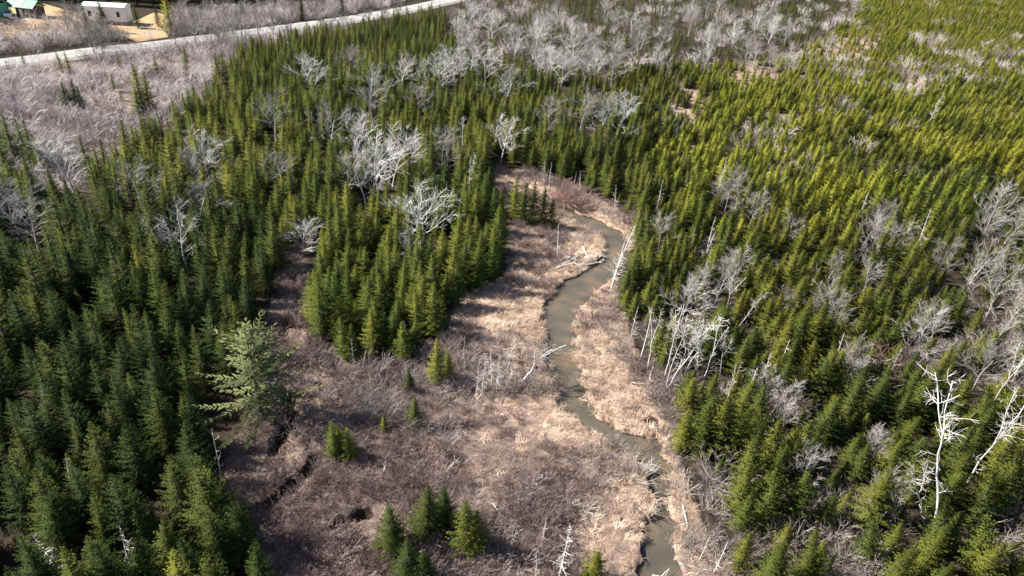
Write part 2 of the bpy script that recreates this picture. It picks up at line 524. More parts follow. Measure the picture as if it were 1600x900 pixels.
def path_dist(X, Y, path):
    """distance to the path minus the local half width"""
    best = np.full(X.shape, 1e9)
    for a, b in zip(path[:-1], path[1:]):
        dx, dy = b[0] - a[0], b[1] - a[1]
        L2 = dx * dx + dy * dy + 1e-9
        t = np.clip(((X - a[0]) * dx + (Y - a[1]) * dy) / L2, 0, 1)
        d = np.hypot(X - a[0] - t * dx, Y - a[1] - t * dy) - 0.5 * (a[2] + t * (b[2] - a[2]))
        best = np.minimum(best, d)
    return best

def ground_z(X, Y):
    X = np.asarray(X, float); Y = np.asarray(Y, float)
    near = np.clip((170 - Y) / 40, 0, 1)
    z = (vnoise(X, Y, 9, 1) - 0.5) * 0.5 * near + (vnoise(X, Y, 1.7, 2) - 0.5) * 0.30 * near + (vnoise(X, Y, 0.7, 3) - 0.5) * 0.12 * near
    dc = path_dist(X, Y, creek) + (vnoise(X, Y, 1.3, 4) - 0.5) * 1.25 + (vnoise(X, Y, 0.5, 6) - 0.5) * 0.3
    fl = np.clip(dc / 4, 0, 1)
    z = z * (0.35 + 0.65 * fl)
    k = np.clip((dc + 0.15) / 0.45, 0, 1); k = k * k * (3 - 2 * k)
    z = z * k + (1 - k) * (-1.0)
    for dt in DITCHES:
        dd = path_dist(X, Y, dt) + (vnoise(X, Y, 0.8, 5) - 0.5) * 0.5
        k = np.clip((dd + 0.05) / 0.35, 0, 1)
        z = z - (1 - k) * 0.8
    return z, dc

# ------------------------------------------------------------------ ground, creek, road, yard
def axis_lines(a, b, s, lo, hi, g=1.16):
    core = list(np.arange(a, b + s / 2, s))
    l, st, x = [], s, core[0]
    while x > lo:
        st *= g; x -= st; l.append(x)
    h, st, x = [], s, core[-1]
    while x < hi:
        st *= g; x += st; h.append(x)
    return np.array(l[::-1] + core + h)
gx = axis_lines(-34, 34, 0.30, -4000, 4000)
gy = axis_lines(22, 122, 0.30, -800, 6000)
XX, YY = np.meshgrid(gx, gy)
ZZ, DC = ground_z(XX.ravel(), YY.ravel())
nx, ny = len(gx), len(gy)
ii = np.arange(nx * ny).reshape(ny, nx)
quads = np.stack([ii[:-1, :-1], ii[:-1, 1:], ii[1:, 1:], ii[1:, :-1]], -1).reshape(-1, 4)
gm = bpy.data.meshes.new('ground')
gm.vertices.add(nx * ny)
gm.vertices.foreach_set('co', np.stack([XX.ravel(), YY.ravel(), ZZ], -1).ravel().astype(np.float32))
gm.loops.add(quads.size)
gm.loops.foreach_set('vertex_index', quads.ravel().astype(np.int32))
gm.polygons.add(len(quads))
gm.polygons.foreach_set('loop_start', np.arange(0, quads.size, 4, dtype=np.int32))
gm.polygons.foreach_set('use_smooth', np.ones(len(quads), bool))
gm.update(calc_edges=True)
PXg, PYg, _c = proj(XX.ravel(), YY.ravel())
front = YY.ravel() > 5
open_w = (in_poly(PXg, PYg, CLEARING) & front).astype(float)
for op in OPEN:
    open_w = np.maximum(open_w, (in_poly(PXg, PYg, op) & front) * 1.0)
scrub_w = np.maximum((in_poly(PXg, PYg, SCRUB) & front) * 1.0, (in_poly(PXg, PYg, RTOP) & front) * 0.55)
def meadow(X, Y, dc):
    """how much of the cover is dead grass: levees along the creek and old hay strips"""
    g = np.clip(1.15 - dc / 5.5, 0, 1) * 0.95
    n = vnoise(X, Y, 6, 8) * 0.6 + vnoise(X, Y, 2.2, 9) * 0.4
    px, py, _ = proj(X, Y)
    right = np.clip((px - 560) / 220, 0, 1)
    g = np.maximum(g, 1.3 * np.exp(-((px - 935) / 60) ** 2 - ((py - 338) / 22) ** 2) + 1.0 * np.exp(-((px - 940) / 50) ** 2 - ((py - 560) / 70) ** 2))
    return np.clip(g * (0.35 + 1.1 * n) + right * np.clip((n - 0.50) * 2.4, 0, 0.7) + np.clip((n - 0.66) * 2.5, 0, 0.5), 0, 1)
tan_w = meadow(XX.ravel(), YY.ravel(), DC) * open_w
for op in OPEN:
    tan_w = np.maximum(tan_w, (in_poly(PXg, PYg, op) & front) * 0.8)
for nm, arr in (('open_cover', open_w), ('hay_cover', tan_w), ('scrub_cover', scrub_w)):
    at = gm.attributes.new(nm, 'FLOAT', 'POINT')
    at.data.foreach_set('value', arr.astype(np.float32))

def ground_material():
    mt, nt, b = new_mat('bog_ground')
    ge = nt.nodes.new('ShaderNodeNewGeometry')
    def noise(sc, det=5, rough=0.6, dist=0.0):
        n = nt.nodes.new('ShaderNodeTexNoise'); n.inputs['Scale'].default_value = sc
        n.inputs['Detail'].default_value = det; n.inputs['Roughness'].default_value = rough
        n.inputs['Distortion'].default_value = dist
        nt.links.new(ge.outputs['Position'], n.inputs['Vector']); return n
    def attr(nm):
        a = nt.nodes.new('ShaderNodeAttribute'); a.attribute_name = nm; return a
    def mix(f, a, c):
        x = nt.nodes.new('ShaderNodeMix'); x.data_type = 'RGBA'
        nt.links.new(f, x.inputs[0]); nt.links.new(a, x.inputs[6]); nt.links.new(c, x.inputs[7]); return x.outputs[2]
    n1, n2, n3 = noise(0.8, 6, 0.7), noise(1.5, 8, 0.72, 1.2), noise(0.25, 3)
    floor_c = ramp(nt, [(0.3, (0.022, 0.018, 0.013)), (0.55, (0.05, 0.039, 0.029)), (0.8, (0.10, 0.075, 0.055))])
    nt.links.new(n1.outputs['Fac'], floor_c.inputs[0])
    brown = ramp(nt, [(0.30, (0.055, 0.040, 0.034)), (0.45, (0.14, 0.100, 0.088)), (0.58, (0.235, 0.175, 0.150)), (0.75, (0.40, 0.31, 0.25))])
    nt.links.new(n2.outputs['Fac'], brown.inputs[0])
    hay = ramp(nt, [(0.28, (0.13, 0.09, 0.07)), (0.44, (0.34, 0.24, 0.175)), (0.66, (0.58, 0.45, 0.34))])
    nt.links.new(n2.outputs['Fac'], hay.inputs[0])
    scr = ramp(nt, [(0.3, (0.15, 0.115, 0.10)), (0.7, (0.34, 0.275, 0.25))])
    nt.links.new(n1.outputs['Fac'], scr.inputs[0])
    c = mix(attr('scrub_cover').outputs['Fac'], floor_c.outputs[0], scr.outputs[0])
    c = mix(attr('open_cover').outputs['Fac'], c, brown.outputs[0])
    c = mix(attr('hay_cover').outputs['Fac'], c, hay.outputs[0])
    # peat shows on the cut banks: below the sod
    sp = nt.nodes.new('ShaderNodeSeparateXYZ'); nt.links.new(ge.outputs['Position'], sp.inputs[0])
    mr = nt.nodes.new('ShaderNodeMapRange'); mr.inputs[1].default_value = -0.38; mr.inputs[2].default_value = -0.22
    mr.inputs[3].default_value = 1; mr.inputs[4].default_value = 0
    nt.links.new(sp.outputs[2], mr.inputs[0])
    peat = nt.nodes.new('ShaderNodeRGB'); peat.outputs[0].default_value = (0.045, 0.032, 0.024, 1)
    c = mix(mr.outputs[0], c, peat.outputs[0])
    nt.links.new(c, b.inputs['Base Color'])
    b.inputs['Roughness'].default_value = 0.95
    b.inputs['Specular IOR Level'].default_value = 0.1
    bp = nt.nodes.new('ShaderNodeBump'); bp.inputs['Strength'].default_value = 0.9; bp.inputs['Distance'].default_value = 0.12
    n4 = noise(7, 6, 0.75, 0.8)
    nt.links.new(n4.outputs['Fac'], bp.inputs['Height']); nt.links.new(bp.outputs[0], b.inputs['Normal'])
    return mt
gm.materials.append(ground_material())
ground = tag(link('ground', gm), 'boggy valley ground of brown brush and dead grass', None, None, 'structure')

def water_material():
    mt, nt, b = new_mat('creek_water')
    ge = nt.nodes.new('ShaderNodeNewGeometry')
    n = nt.nodes.new('ShaderNodeTexNoise'); n.inputs['Scale'].default_value = 0.35; n.inputs['Detail'].default_value = 6
    nt.links.new(ge.outputs['Position'], n.inputs['Vector'])
    r = ramp(nt, [(0.34, (0.070, 0.065, 0.052)), (0.52, (0.100, 0.088, 0.066)), (0.70, (0.175, 0.118, 0.072))])
    nt.links.new(n.outputs['Fac'], r.inputs[0]); nt.links.new(r.outputs[0], b.inputs['Base Color'])
    b.inputs['Roughness'].default_value = 0.04
    b.inputs['IOR'].default_value = 1.33
    w = nt.nodes.new('ShaderNodeTexNoise'); w.inputs['Scale'].default_value = 3.2; w.inputs['Detail'].default_value = 4
    nt.links.new(ge.outputs['Position'], w.inputs['Vector'])
    bp = nt.nodes.new('ShaderNodeBump'); bp.inputs['Strength'].default_value = 0.22; bp.inputs['Distance'].default_value = 0.05
    nt.links.new(w.outputs['Fac'], bp.inputs['Height']); nt.links.new(bp.outputs[0], b.inputs['Normal'])
    return mt

def strip(path, extra, z):
    P = path[:, :2]
    T = np.gradient(P, axis=0); T /= np.linalg.norm(T, axis=1, keepdims=True)
    N = np.stack([-T[:, 1], T[:, 0]], 1)
    h = path[:, 2:3] / 2 + extra
    A, B = P + N * h, P - N * h
    V = [(*a, z) for a in A] + [(*b_, z) for b_ in B]
    n = len(P)
    return V, [(i, i + 1, n + i + 1, n + i) for i in range(n - 1)], A, B, N
V, Fc, *_ = strip(creek, 1.2, -0.42)
tag(link('creek_water', mesh_of('creek_water', V, Fc, [water_material()])), 'shallow grey brown creek winding through the clearing', None, None, 'structure')

# road on a low bank
ROAD = [(-600,178,5.0),(-200,130,5.0),(-60,111,5.0),(0,101,5.0),(75,92,5.0),(150,81.5,5.0),(240,72.5,5.0),(330,60.5,5.0),(400,51.5,5.0),(480,40.5,5.0),(560,29,5.0),(640,15,5.0),(700,2,5.0),(790,-16,5.0),(900,-34,5.0)]
road = smooth_path(ROAD, 6)
V, Fc, A, B, N = strip(road, 0, 0.45)
asphalt = vary_mat('worn_pale_asphalt', (0.24, 0.235, 0.23), (0.42, 0.41, 0.40), 0.35, 0.85, 0)
gravel = vary_mat('gravel_shoulder', (0.26, 0.235, 0.21), (0.42, 0.39, 0.35), 1.2, 0.95, 0)
ro = tag(link('road', mesh_of('road', V, Fc, [asphalt])), 'pale grey two-lane road crossing behind the scrub', None, None, 'structure')
n = len(A)
Vb = [(*p, 0.44) for p in A + N * 0.7] + [(*p, 0.44) for p in B - N * 0.7] + [(*p, -0.3) for p in A + N * 2.6] + [(*p, -0.3) for p in B - N * 2.6]
Fb = [(i, i + 1, n + i + 1, n + i) for i in range(n - 1)] + [(2 * n + i, 2 * n + i + 1, i + 1, i) for i in range(n - 1)] + [(n + i, n + i + 1, 3 * n + i + 1, 3 * n + i) for i in range(n - 1)]
tag(link('road_shoulder', mesh_of('road_shoulder', Vb, Fb, [gravel])), 'gravel bank carrying the road', None, None, 'structure')
paint = vary_mat('road_paint', (0.62, 0.62, 0.60), (0.80, 0.80, 0.78), 2, 0.7, 0)
for s in (-1, 1):
    e = road.copy(); e[:, :2] += N * s * 2.25; e[:, 2] = 0.14
    Vl, Fl, *_ = strip(e, 0, 0.454)
    link('edge_line', mesh_of('edge_line', Vl, Fl, [paint]), ro)

yp = [G(a, b) for a, b in YARD]
yv = [(x, y, 0.05) for x, y in yp]
yardm = vary_mat('dry_lawn', (0.30, 0.20, 0.11), (0.52, 0.36, 0.19), 0.12, 0.95, 0)
tag(link('yard', mesh_of('yard', yv, [tuple(range(len(yv)))], [yardm])), 'dry tan lawn around the mobile home', None, None, 'structure')

# ------------------------------------------------------------------ prototypes
def proto(kind, name, parts, mats):
    """parts: (trunk, crown) arrays -> two part meshes and one joined mesh for massed woods"""
    (tv, tf), (cv, cf) = parts
    nrm = jn = None
    if kind == 'c':
        nrm = crown_normals(cv, cf, 1.8)
        tn = np.stack([tv[:, 0], tv[:, 1], np.full(len(tv), 0.02)], -1)
        jn = np.vstack([tn / np.linalg.norm(tn, axis=1, keepdims=True), nrm])
    tm = mesh_of(name + '_trunk', tv, tf, [mats[0]], smooth=True)
    cm = mesh_of(name + '_crown', cv, cf, [mats[1]], nrm=nrm)
    jv = np.vstack([tv, cv]); jf = list(tf) + [tuple(i + len(tv) for i in f) for f in cf]
    jm = mesh_of(name + '_whole', jv, jf, list(mats), [0] * len(tf) + [1] * len(cf), nrm=jn)
    return tm, cm, jm
PR = {}
PR['spruce'] = [proto('c', 'spruce', conifer(10 + i, 10, [2.3, 2.6, 2.1, 2.75, 2.4, 1.95][i], [0.42, 0.46, 0.40, 0.44, 0.48, 0.4][i], 10, [1.0, 1.05, 0.9, 0.95, 1.1, 1.0][i], 0.07, spray=0.33, ragged=0.2), (M['bark'], M['spruce'])) for i in range(6)]
PR['slim'] = [proto('c', 'slim', conifer(30 + i, 10, [1.75, 2.0, 1.55, 2.1, 1.7][i], 0.42, 8, [0.85, 0.95, 0.75, 0.9, 0.7][i], 0.09, spray=0.34), (M['bark'], M['slim'])) for i in range(5)]
PR['fir'] = [proto('c', 'fir', conifer(50 + i, 8, [1.75, 1.95, 1.6, 1.85, 2.1, 1.5][i], 0.36, 8, [0.72, 0.8, 0.62, 0.9, 0.75, 0.7][i], 0.06, rise=0.28, ragged=0.4, lean=0.04), (M['bark'], M['fir'])) for i in range(6)]
PR['young'] = [proto('c', 'young', conifer(70 + i, 6, [1.3, 1.45, 1.15, 1.35][i], 0.34, 7, [0.7, 0.85, 0.65, 0.75][i], 0.05, rise=0.3, spray=0.34, ragged=0.35, lean=0.04), (M['bark'], M['young'])) for i in range(4)]
PR['bare'] = [proto('b', 'bare', bare_tree(90 + i, 9, [1.0, 1.15, 0.85, 1.1, 0.7][i], [7, 8, 7, 9, 6][i], 0.11, 0.0105), (M['grey'], M['greytwig'])) for i in range(5)]
PR['dull'] = [proto('b', 'dull', bare_tree(110 + i, 8, [1.0, 0.8, 0.65][i], 7), (M['dull'], M['dull'])) for i in range(3)]
PR['midgrey'] = [proto('b', 'midgrey', bare_tree(100 + i, 9, [1.0, 0.8, 0.7][i], 6, 0.10, 0.013), (M['mid'], M['mid'])) for i in range(3)]
PR['birch'] = [proto('w', 'birch', birch(130 + i, 11, 0.082, [2, 3, 2, 2][i], [12, 10, 13, 8][i]), (M['white'], M['birchtwig'])) for i in range(4)]
PR['snag'] = [proto('s', 'snag', snag(150 + i, 6, 0.085, [0.9, 0.6, 0.8, 0.35][i]), (M['bleached'], M['bleached'])) for i in range(4)]
PR['pine'] = [proto('c', 'pine', conifer(171, 9, 3.4, 0.55, 9, 0.55, 0.10, rise=0.22, spray=0.46, ragged=0.75, dead=0.15, lean=0.03), (M['bark'], M['pine']))]
BASE_H = {'spruce': 10, 'slim': 10, 'fir': 8, 'young': 6, 'bare': 9, 'midgrey': 9, 'dull': 8, 'birch': 11, 'snag': 6, 'pine': 9}

def plant(kind, name, x, y, h, label, cat, group=None, var=None, rz=None, lean=(0, 0), crown='crown', wide=1.0, z=None, top=None):
    tm, cm, _ = PR[kind][random.randrange(len(PR[kind])) if var is None else var % len(PR[kind])]
    e = bpy.data.objects.new(name, None)
    e.empty_display_size = 0.5
    col.objects.link(e)
    gz = float(ground_z(np.array([x]), np.array([y]))[0][0]) if z is None else z
    e.location = (x, y, max(gz, -0.45))
    s = h / BASE_H[kind]
    e.scale = (s * wide, s * wide, s)
    e.rotation_euler = (lean[0], lean[1], random.uniform(0, 6.283) if rz is None else rz)
    if top is not None:     # stem direction from base to a surveyed tip
        cen = np.zeros(len(cm.vertices) * 3, np.float32); cm.vertices.foreach_get('co', cen); cen = cen.reshape(-1, 3); cen = cen[cen[:, 2] > 0.75 * cen[:, 2].max()].mean(0)
        q = Vector(cen.tolist()).normalized().rotation_difference(Vector((top[0] - x, top[1] - y, h)).normalized())
        e.rotation_euler = q.to_euler()
    tag(e, label, cat, group)
    link('trunk', tm, e); link(crown, cm, e)
    return e

def instance_stuff(name, label, meshes, X, Y, Z, rot, scl, idx, tilt=None):
    """one object that draws many small plants nobody would count"""
    c = bpy.data.collections.new(name + '_kit')
    for i, me in enumerate(meshes):
        c.objects.link(bpy.data.objects.new('%s_kit_%02d' % (name, i), me))
    pm = bpy.data.meshes.new(name)
    n = len(X)
    pm.vertices.add(n)
    pm.vertices.foreach_set('co', np.stack([X, Y, Z], -1).ravel().astype(np.float32))
    r3 = np.zeros((n, 3)); r3[:, 2] = rot
    if tilt is not None:
        r3[:, 0] = tilt
    a = pm.attributes.new('turn', 'FLOAT_VECTOR', 'POINT'); a.data.foreach_set('vector', r3.ravel().astype(np.float32))
    s3 = np.asarray(scl, float)
    if s3.ndim == 1:
        s3 = np.stack([s3] * 3, -1)
    a = pm.attributes.new('size', 'FLOAT_VECTOR', 'POINT'); a.data.foreach_set('vector', s3.ravel().astype(np.float32))
    a = pm.attributes.new('pick', 'INT', 'POINT'); a.data.foreach_set('value', np.asarray(idx, np.int32))
    o = link(name, pm)
    ng = bpy.data.node_groups.new(name + '_scatter', 'GeometryNodeTree')
    ng.interface.new_socket('Geometry', in_out='INPUT', socket_type='NodeSocketGeometry')
    ng.interface.new_socket('Geometry', in_out='OUTPUT', socket_type='NodeSocketGeometry')
    N_, Lk = ng.nodes, ng.links
    gi, go = N_.new('NodeGroupInput'), N_.new('NodeGroupOutput')
    ci = N_.new('GeometryNodeCollectionInfo'); ci.inputs[0].default_value = c
    ci.inputs[1].default_value = True; ci.inputs[2].default_value = True
    ip = N_.new('GeometryNodeInstanceOnPoints')
    def na(nm, dt):
        q = N_.new('GeometryNodeInputNamedAttribute'); q.data_type = dt; q.inputs[0].default_value = nm; return q.outputs[0]
    Lk.new(gi.outputs[0], ip.inputs['Points']); Lk.new(ci.outputs[0], ip.inputs['Instance'])
    ip.inputs['Pick Instance'].default_value = True
    Lk.new(na('pick', 'INT'), ip.inputs['Instance Index'])
    er = N_.new('FunctionNodeEulerToRotation'); Lk.new(na('turn', 'FLOAT_VECTOR'), er.inputs[0])
    Lk.new(er.outputs[0], ip.inputs['Rotation']); Lk.new(na('size', 'FLOAT_VECTOR'), ip.inputs['Scale'])
    Lk.new(ip.outputs[0], go.inputs[0])
    md = o.modifiers.new('scatter', 'NODES'); md.node_group = ng
    return tag(o, label, None, None, 'stuff')

# ------------------------------------------------------------------ hand-placed bare trees, birches, snags
# table: crown centre x, y, crown height share, tree height m, kind
def by_crown(cx, cy, h, share=0.6):
    return G(cx, cy, h * share)
taken = []      # (x, y, radius): where no conifer may stand
BARE = [(490,110,9),(548,88,8),(578,125,9),(582,160,8),(625,105,9),(655,150,7),(690,105,10),(712,92,10),(738,72,9),(425,172,9),(515,185,9),(555,205,8),(590,245,11),(612,232,10),(570,262,9),
    (665,328,9),(640,384,5.0),(280,360,8),(214,285,8),(320,235,8),(308,255,7),(100,240,9),(42,335,8),(12,310,8),(300,310,7),(440,262,7),(470,362,5),(760,92,9),(788,128,9),(700,232,8),(785,212,8),
    (835,55,10),(862,38,10),(900,58,11),(925,72,10),(960,72,10),(880,98,10),(852,92,9),(915,100,9),(858,175,8),(912,160,9),(940,172,8),(968,172,9),(805,60,9),(770,30,9),(715,40,8),(740,15,9),
    (1045,38,9),(1080,30,9),(1108,58,8),(1150,45,9),(1170,70,9),(1205,30,9),(1232,45,9),(1210,85,8),(1188,20,9),(1260,30,8),(1340,8,9),(1030,80,7),(990,30,9),(1000,60,8),
    (1140,302,6.5),(1160,285,6),(1180,320,6),(1385,338,6.5),(1360,352,6),(1400,365,6),(1560,318,8),(1585,345,8),(1545,345,7),(1532,405,8),(1568,440,9),(1590,470,8),(1310,478,6.5),(1295,468,6),(1360,425,5.5),(1240,350,5.5),(1365,395,5),
    (1470,500,5.0),(1445,515,7),(1572,535,5.0),(1545,560,7),(1075,462,7),(1095,445,6),(1130,425,6.5),(1150,410,6),(1035,355,5.5),(1300,415,5),(1225,610,4.5),(1210,600,5),(1235,640,4)]
hw = np.random.default_rng(5)
BARE += [(float(hw.uniform(700, 1300)), float(hw.uniform(4, 100)), float(hw.uniform(7, 10))) for _ in range(22)]
DULL = [(300,35,10),(325,25,10),(350,38,11),(375,30,11),(400,22,10),(425,25,10),(285,15,10),(270,40,9),(450,42,6),(505,40,6),(520,32,6),(540,24,6),(345,58,8),(600,18,7),(575,24,6),(625,10,7),
    (120,35,9),(140,52,8),(155,58,8),(165,40,7),(110,20,9),(100,28,8),(1225,470,4.5),(1480,395,6),(1340,560,5.5),(1330,575,5),(1265,720,5),(1385,770,5),(1370,690,4.5)]
for cx, cy, h in BARE:
    x, y = by_crown(cx, cy, h)
    far = y > 150
    clr = 'clearing' if y < 150 else 'far'
    lab = ('leafless silver grey tree with wide crown among the spruces', 'bare grey trees in the spruce wood') if cx < 1000 and cy > 120 else \
          ('leafless pale grey tree in the hardwood patch beyond the spruces', 'bare grey trees of the hardwood patch') if cy <= 120 else \
          ('leafless grey tree among olive green firs across the creek', 'bare grey trees among the firs')
    sz = 'small ' if h < 6.5 else 'tall ' if h > 9.2 else 'middling ' if h < 8.2 else ''
    dcr = float(path_dist(np.array([x]), np.array([y]), creek)[0]); drd = float(path_dist(np.array([x]), np.array([y]), road)[0])
    nb_ = [math.dist((x, y), t[:2]) for t in taken]
    where = ', near the creek' if dcr < 14 else ', close to the road' if drd < 22 else ', touching another bare crown' if nb_ and min(nb_) < 5 else ', standing apart'
    lab = (sz + lab[0] + where, sz + lab[1] + where.replace(',', ''))
    plant('midgrey' if cx > 1000 and cy > 120 else 'bare', 'bare_tree', x, y, h, lab[0], 'bare tree', lab[1], wide=1.35 if cx < 1000 else 1.05)
    taken.append((x, y, h * 0.27))
    taken.append((x * 0.97, y * 0.97 if y < 120 else y - 3, h * 0.24))
for cx, cy, h in DULL:
    x, y = by_crown(cx, cy, h)
    lab = ('leafless brown grey tree beside the pale road', 'bare trees beside the road') if cy < 100 else ('small leafless brown grey tree between olive firs', 'small bare trees between the firs')
    plant('dull', 'bare_tree', x, y, h, lab[0], 'bare tree', lab[1])
    taken.append((x, y, h * 0.2))
# birches: base x, base y, height, lean
BIRCH = [(1443,822,9.0,0,'tall white birch with crooked fork rising from dark firs'),(1456,826,13.5,2,'tallest white birch with long bent stem and broad broken crown'),(1500,770,11,1,None),
    (1040,612,9.5,0,None),(1046,606,10,2,None),(1034,600,8.5,3,None),(1052,596,8,1,None),(1085,600,8.0,1,None),(1100,590,7,3,None),(1012,585,7.5,3,None),(1070,585,8.5,2,None),(1555,610,9,2,None),(1580,600,10,0,None),(1540,640,8,3,None),(1120,600,6.5,0,None),(1150,520,6,2,None),(1130,500,6,1,None),
    (720,260,8,3,None),(690,270,8,1,None)]
for bx, by, h, v, lab in BIRCH:
    x, y = G(bx, by)
    g = None
    if lab is None:
        if 1000 < bx < 1160: lab, g = 'white leafless birch in the clump on the creek bank edge', 'white birches by the creek'
        elif bx < 1000: lab, g = 'white stemmed birch standing among slender spruces', 'white birches in the spruce wood'
        else: lab, g = 'white leafless birch among thick olive firs', 'white birches in the firs'
    plant('birch', 'birch_tree', x, y, h, lab, 'birch tree', g, var=v, lean=(0, random.uniform(-0.12, 0.03)), top={1443: G(1432, 700, 9.0), 1456: G(1478, 560, 13.5)}.get(bx))
    taken.append((x, y, 1.2))
SNAG = [(955,452,9.5,0),(957,440,6,2),(849,290,4.5,0),(858,292,4,1),(872,402,5.0,3),(722,566,3.0,3),(683,602,3.6,3),(664,505,4.6,1),(655,512,3,3),(552,572,3.2,1),(565,575,2.5,3),(636,530,2.6,3),
    (745,612,4.2,1),(752,616,4.4,2),(763,606,5.0,0),(770,600,4.2,2),(782,600,4.0,1),(776,612,3.4,0),(725,585,2.5,3),(790,606,3.0,0),
    (872,905,5.0,0),(836,915,3.4,3),(845,850,2.4,1),(1160,640,5.2,0),(1165,652,4.6,2),(1130,640,5,1),(1180,620,5,0),(1216,590,5,3),(1290,610,4.5,1),(1300,585,5,3),(1345,590,4,1),(1140,620,4.5,2),(1115,650,4,1),(1070,690,3.4,3),(1172,760,4,1),(1180,700,5,2),(1200,725,4,0),
    (1450,196,8,0),(1405,395,6,3),(1340,350,5,1),(1240,330,5,3),(1105,390,5,1),(1075,400,4,3),(1025,330,5,1),(1120,300,6,1),(1100,410,5,1),(1000,560,6,3),(985,540,5,1),(740,300,7,0),(730,318,7,0),(748,330,4,3),(766,335,3.4,3),(774,330,3.8,3),(820,345,3,3),(840,350,3.2,1),(905,300,3.5,1),(895,296,3,3),(960,332,4.2,1),
    (120,790,4.8,2),(85,690,5.5,1),(345,745,5,3),(100,900,5,2),(210,905,5.5,2),(1075,765,2.6,3),(1010,610,3,1),(1090,880,3,3),(1112,900,3.4,1),(805,912,2.2,3),(1380,600,4.5,1),(1430,400,7,1),(1590,570,5,3),(1510,450,5,1),(605,575,2.2,1),(590,585,2.0,3)]
for bx, by, h, v in SNAG:
    x, y = G(bx, by)
    if by == 452: lab, g = 'tall bleached dead spruce leaning over the creek bend', None
    elif by == 196: lab, g = 'lone bleached dead trunk rising above young yellow green spruces', None
    elif 330 < bx < 900 and by > 500: lab, g = 'thin grey dead trunk standing in the brush of the clearing', 'dead trunks standing in the clearing'
    elif bx < 330: lab, g = 'pale dead conifer inside the dark spruce stand', 'dead trees in the dark spruce stand'
    elif bx > 985: lab, g = 'bleached dead conifer between firs across the creek', 'dead trees between the firs'
    else: lab, g = 'bleached dead conifer at the edge of the upper creek', 'dead trees at the upper creek'
    plant('snag', 'dead_tree', x, y, h, lab, 'dead tree', g, var=v, lean=(random.gauss(0, 0.05), random.gauss(0.02, 0.06)))
# the pale pine at the edge of the dark stand
x, y = G(408, 648)
plant('pine', 'pine_tree', x, y, 9.5, 'broad pale grey green pine at the edge of the dark spruce stand', 'pine tree', None, wide=1.35)
taken.append((x, y, 4.2))

# ------------------------------------------------------------------ conifers
trees = []      # x, y, h, kind, zone, wide
def sow(poly, spacing, kind, h0, h1, zone, prob=1.0, wide=(0.85, 1.15), grow=0.0, clump=0.0, avoid=()):
    X, Y, px, py = hex_points(poly, spacing, 0.45, grow)
    nz = vnoise(X, Y, 7, 21)
    keep = rng.random(len(X)) < prob * (1 - clump * np.clip((0.45 - nz) * 4, 0, 1))
    for av in avoid:
        keep &= ~in_poly(px, py, av) | (rng.random(len(X)) < 0.4)
    for x, y in zip(X[keep], Y[keep]):
        u = rng.random()
        h = h0 + (h1 - h0) * (0.65 * u + 0.35 * float(vnoise(x, y, 11, 33)))
        if rng.random() < 0.26: h *= rng.uniform(0.45, 0.75)
        elif rng.random() < 0.06: h *= 1.18
        kd = kind
        if zone in ('mid', 'rtop', 'decid'): h *= 1 - 0.28 * min(1, max(0, y - 75) / 130)
        if zone == 'left' and rng.random() < 0.16: kd = 'slim'; h *= 0.9
        if zone in ('rtop', 'rmid', 'mid'):
            qx, qy, _ = proj(x, y); w_ = float(vnoise(x, y, 14, 81)) - 0.5 + rng.normal(0, 0.22)
            if zone == 'rtop' and ((300 - qy) / 160 + w_ < 0.35 or (qx - 1010) / 160 + w_ < 0.35): kd = 'fir'
            elif zone == 'rmid' and (qy - 300) / 160 + w_ < 0.05 and qx > 1060: kd = 'young'
            elif zone == 'mid' and (qx - 900) / 200 + w_ > 0.3: kd = 'fir'; h *= 0.85
        trees.append((x, y, h, kd, zone, rng.uniform(*wide)))
sow(LEFT, 2.12, 'spruce', 4.0, 8.2, 'left', 0.95, (1.05, 1.5), clump=0.35)
sow(MID, 2.0, 'slim', 3.6, 7.4, 'mid', 0.94, (1.25, 1.9), 0.2, clump=0.45)
sow(SCRUB, 6, 'slim', 2.2, 5.2, 'scrub', 0.45, (1.3, 1.8), clump=1.0)
sow(DECID, 2.8, 'slim', 3.0, 6.2, 'decid', 0.88, (1.2, 1.7), 0.2, clump=0.8)
sow(RNEAR, 2.0, 'fir', 2.8, 6.2, 'near', 0.92, (1.15, 1.7), clump=0.42)
sow(RMID, 1.85, 'fir', 2.6, 5.6, 'rmid', 0.93, (1.2, 1.75), 0.2, clump=0.55)
sow(RTOP, 1.75, 'young', 2.2, 4.8, 'rtop', 0.95, (1.4, 2.4), 0.22, clump=0.45, avoid=OPEN)
sow(BACK, 4, 'slim', 9, 13, 'back', 0.9, (1, 1.3))
T = trees
tk = np.array(taken)
TX = np.array([t[0] for t in T]); TY = np.array([t[1] for t in T])
free = np.ones(len(T), bool)
for x, y, r in taken:
    free &= np.hypot(TX - x, TY - y) > r
free &= path_dist(TX, TY, creek) > 0.9
free &= path_dist(TX, TY, road) > 4.5
yx, yy, _ = proj(TX, TY)
free &= ~in_poly(yx, yy, YARD)
T = [t for t, k in zip(T, free) if k]
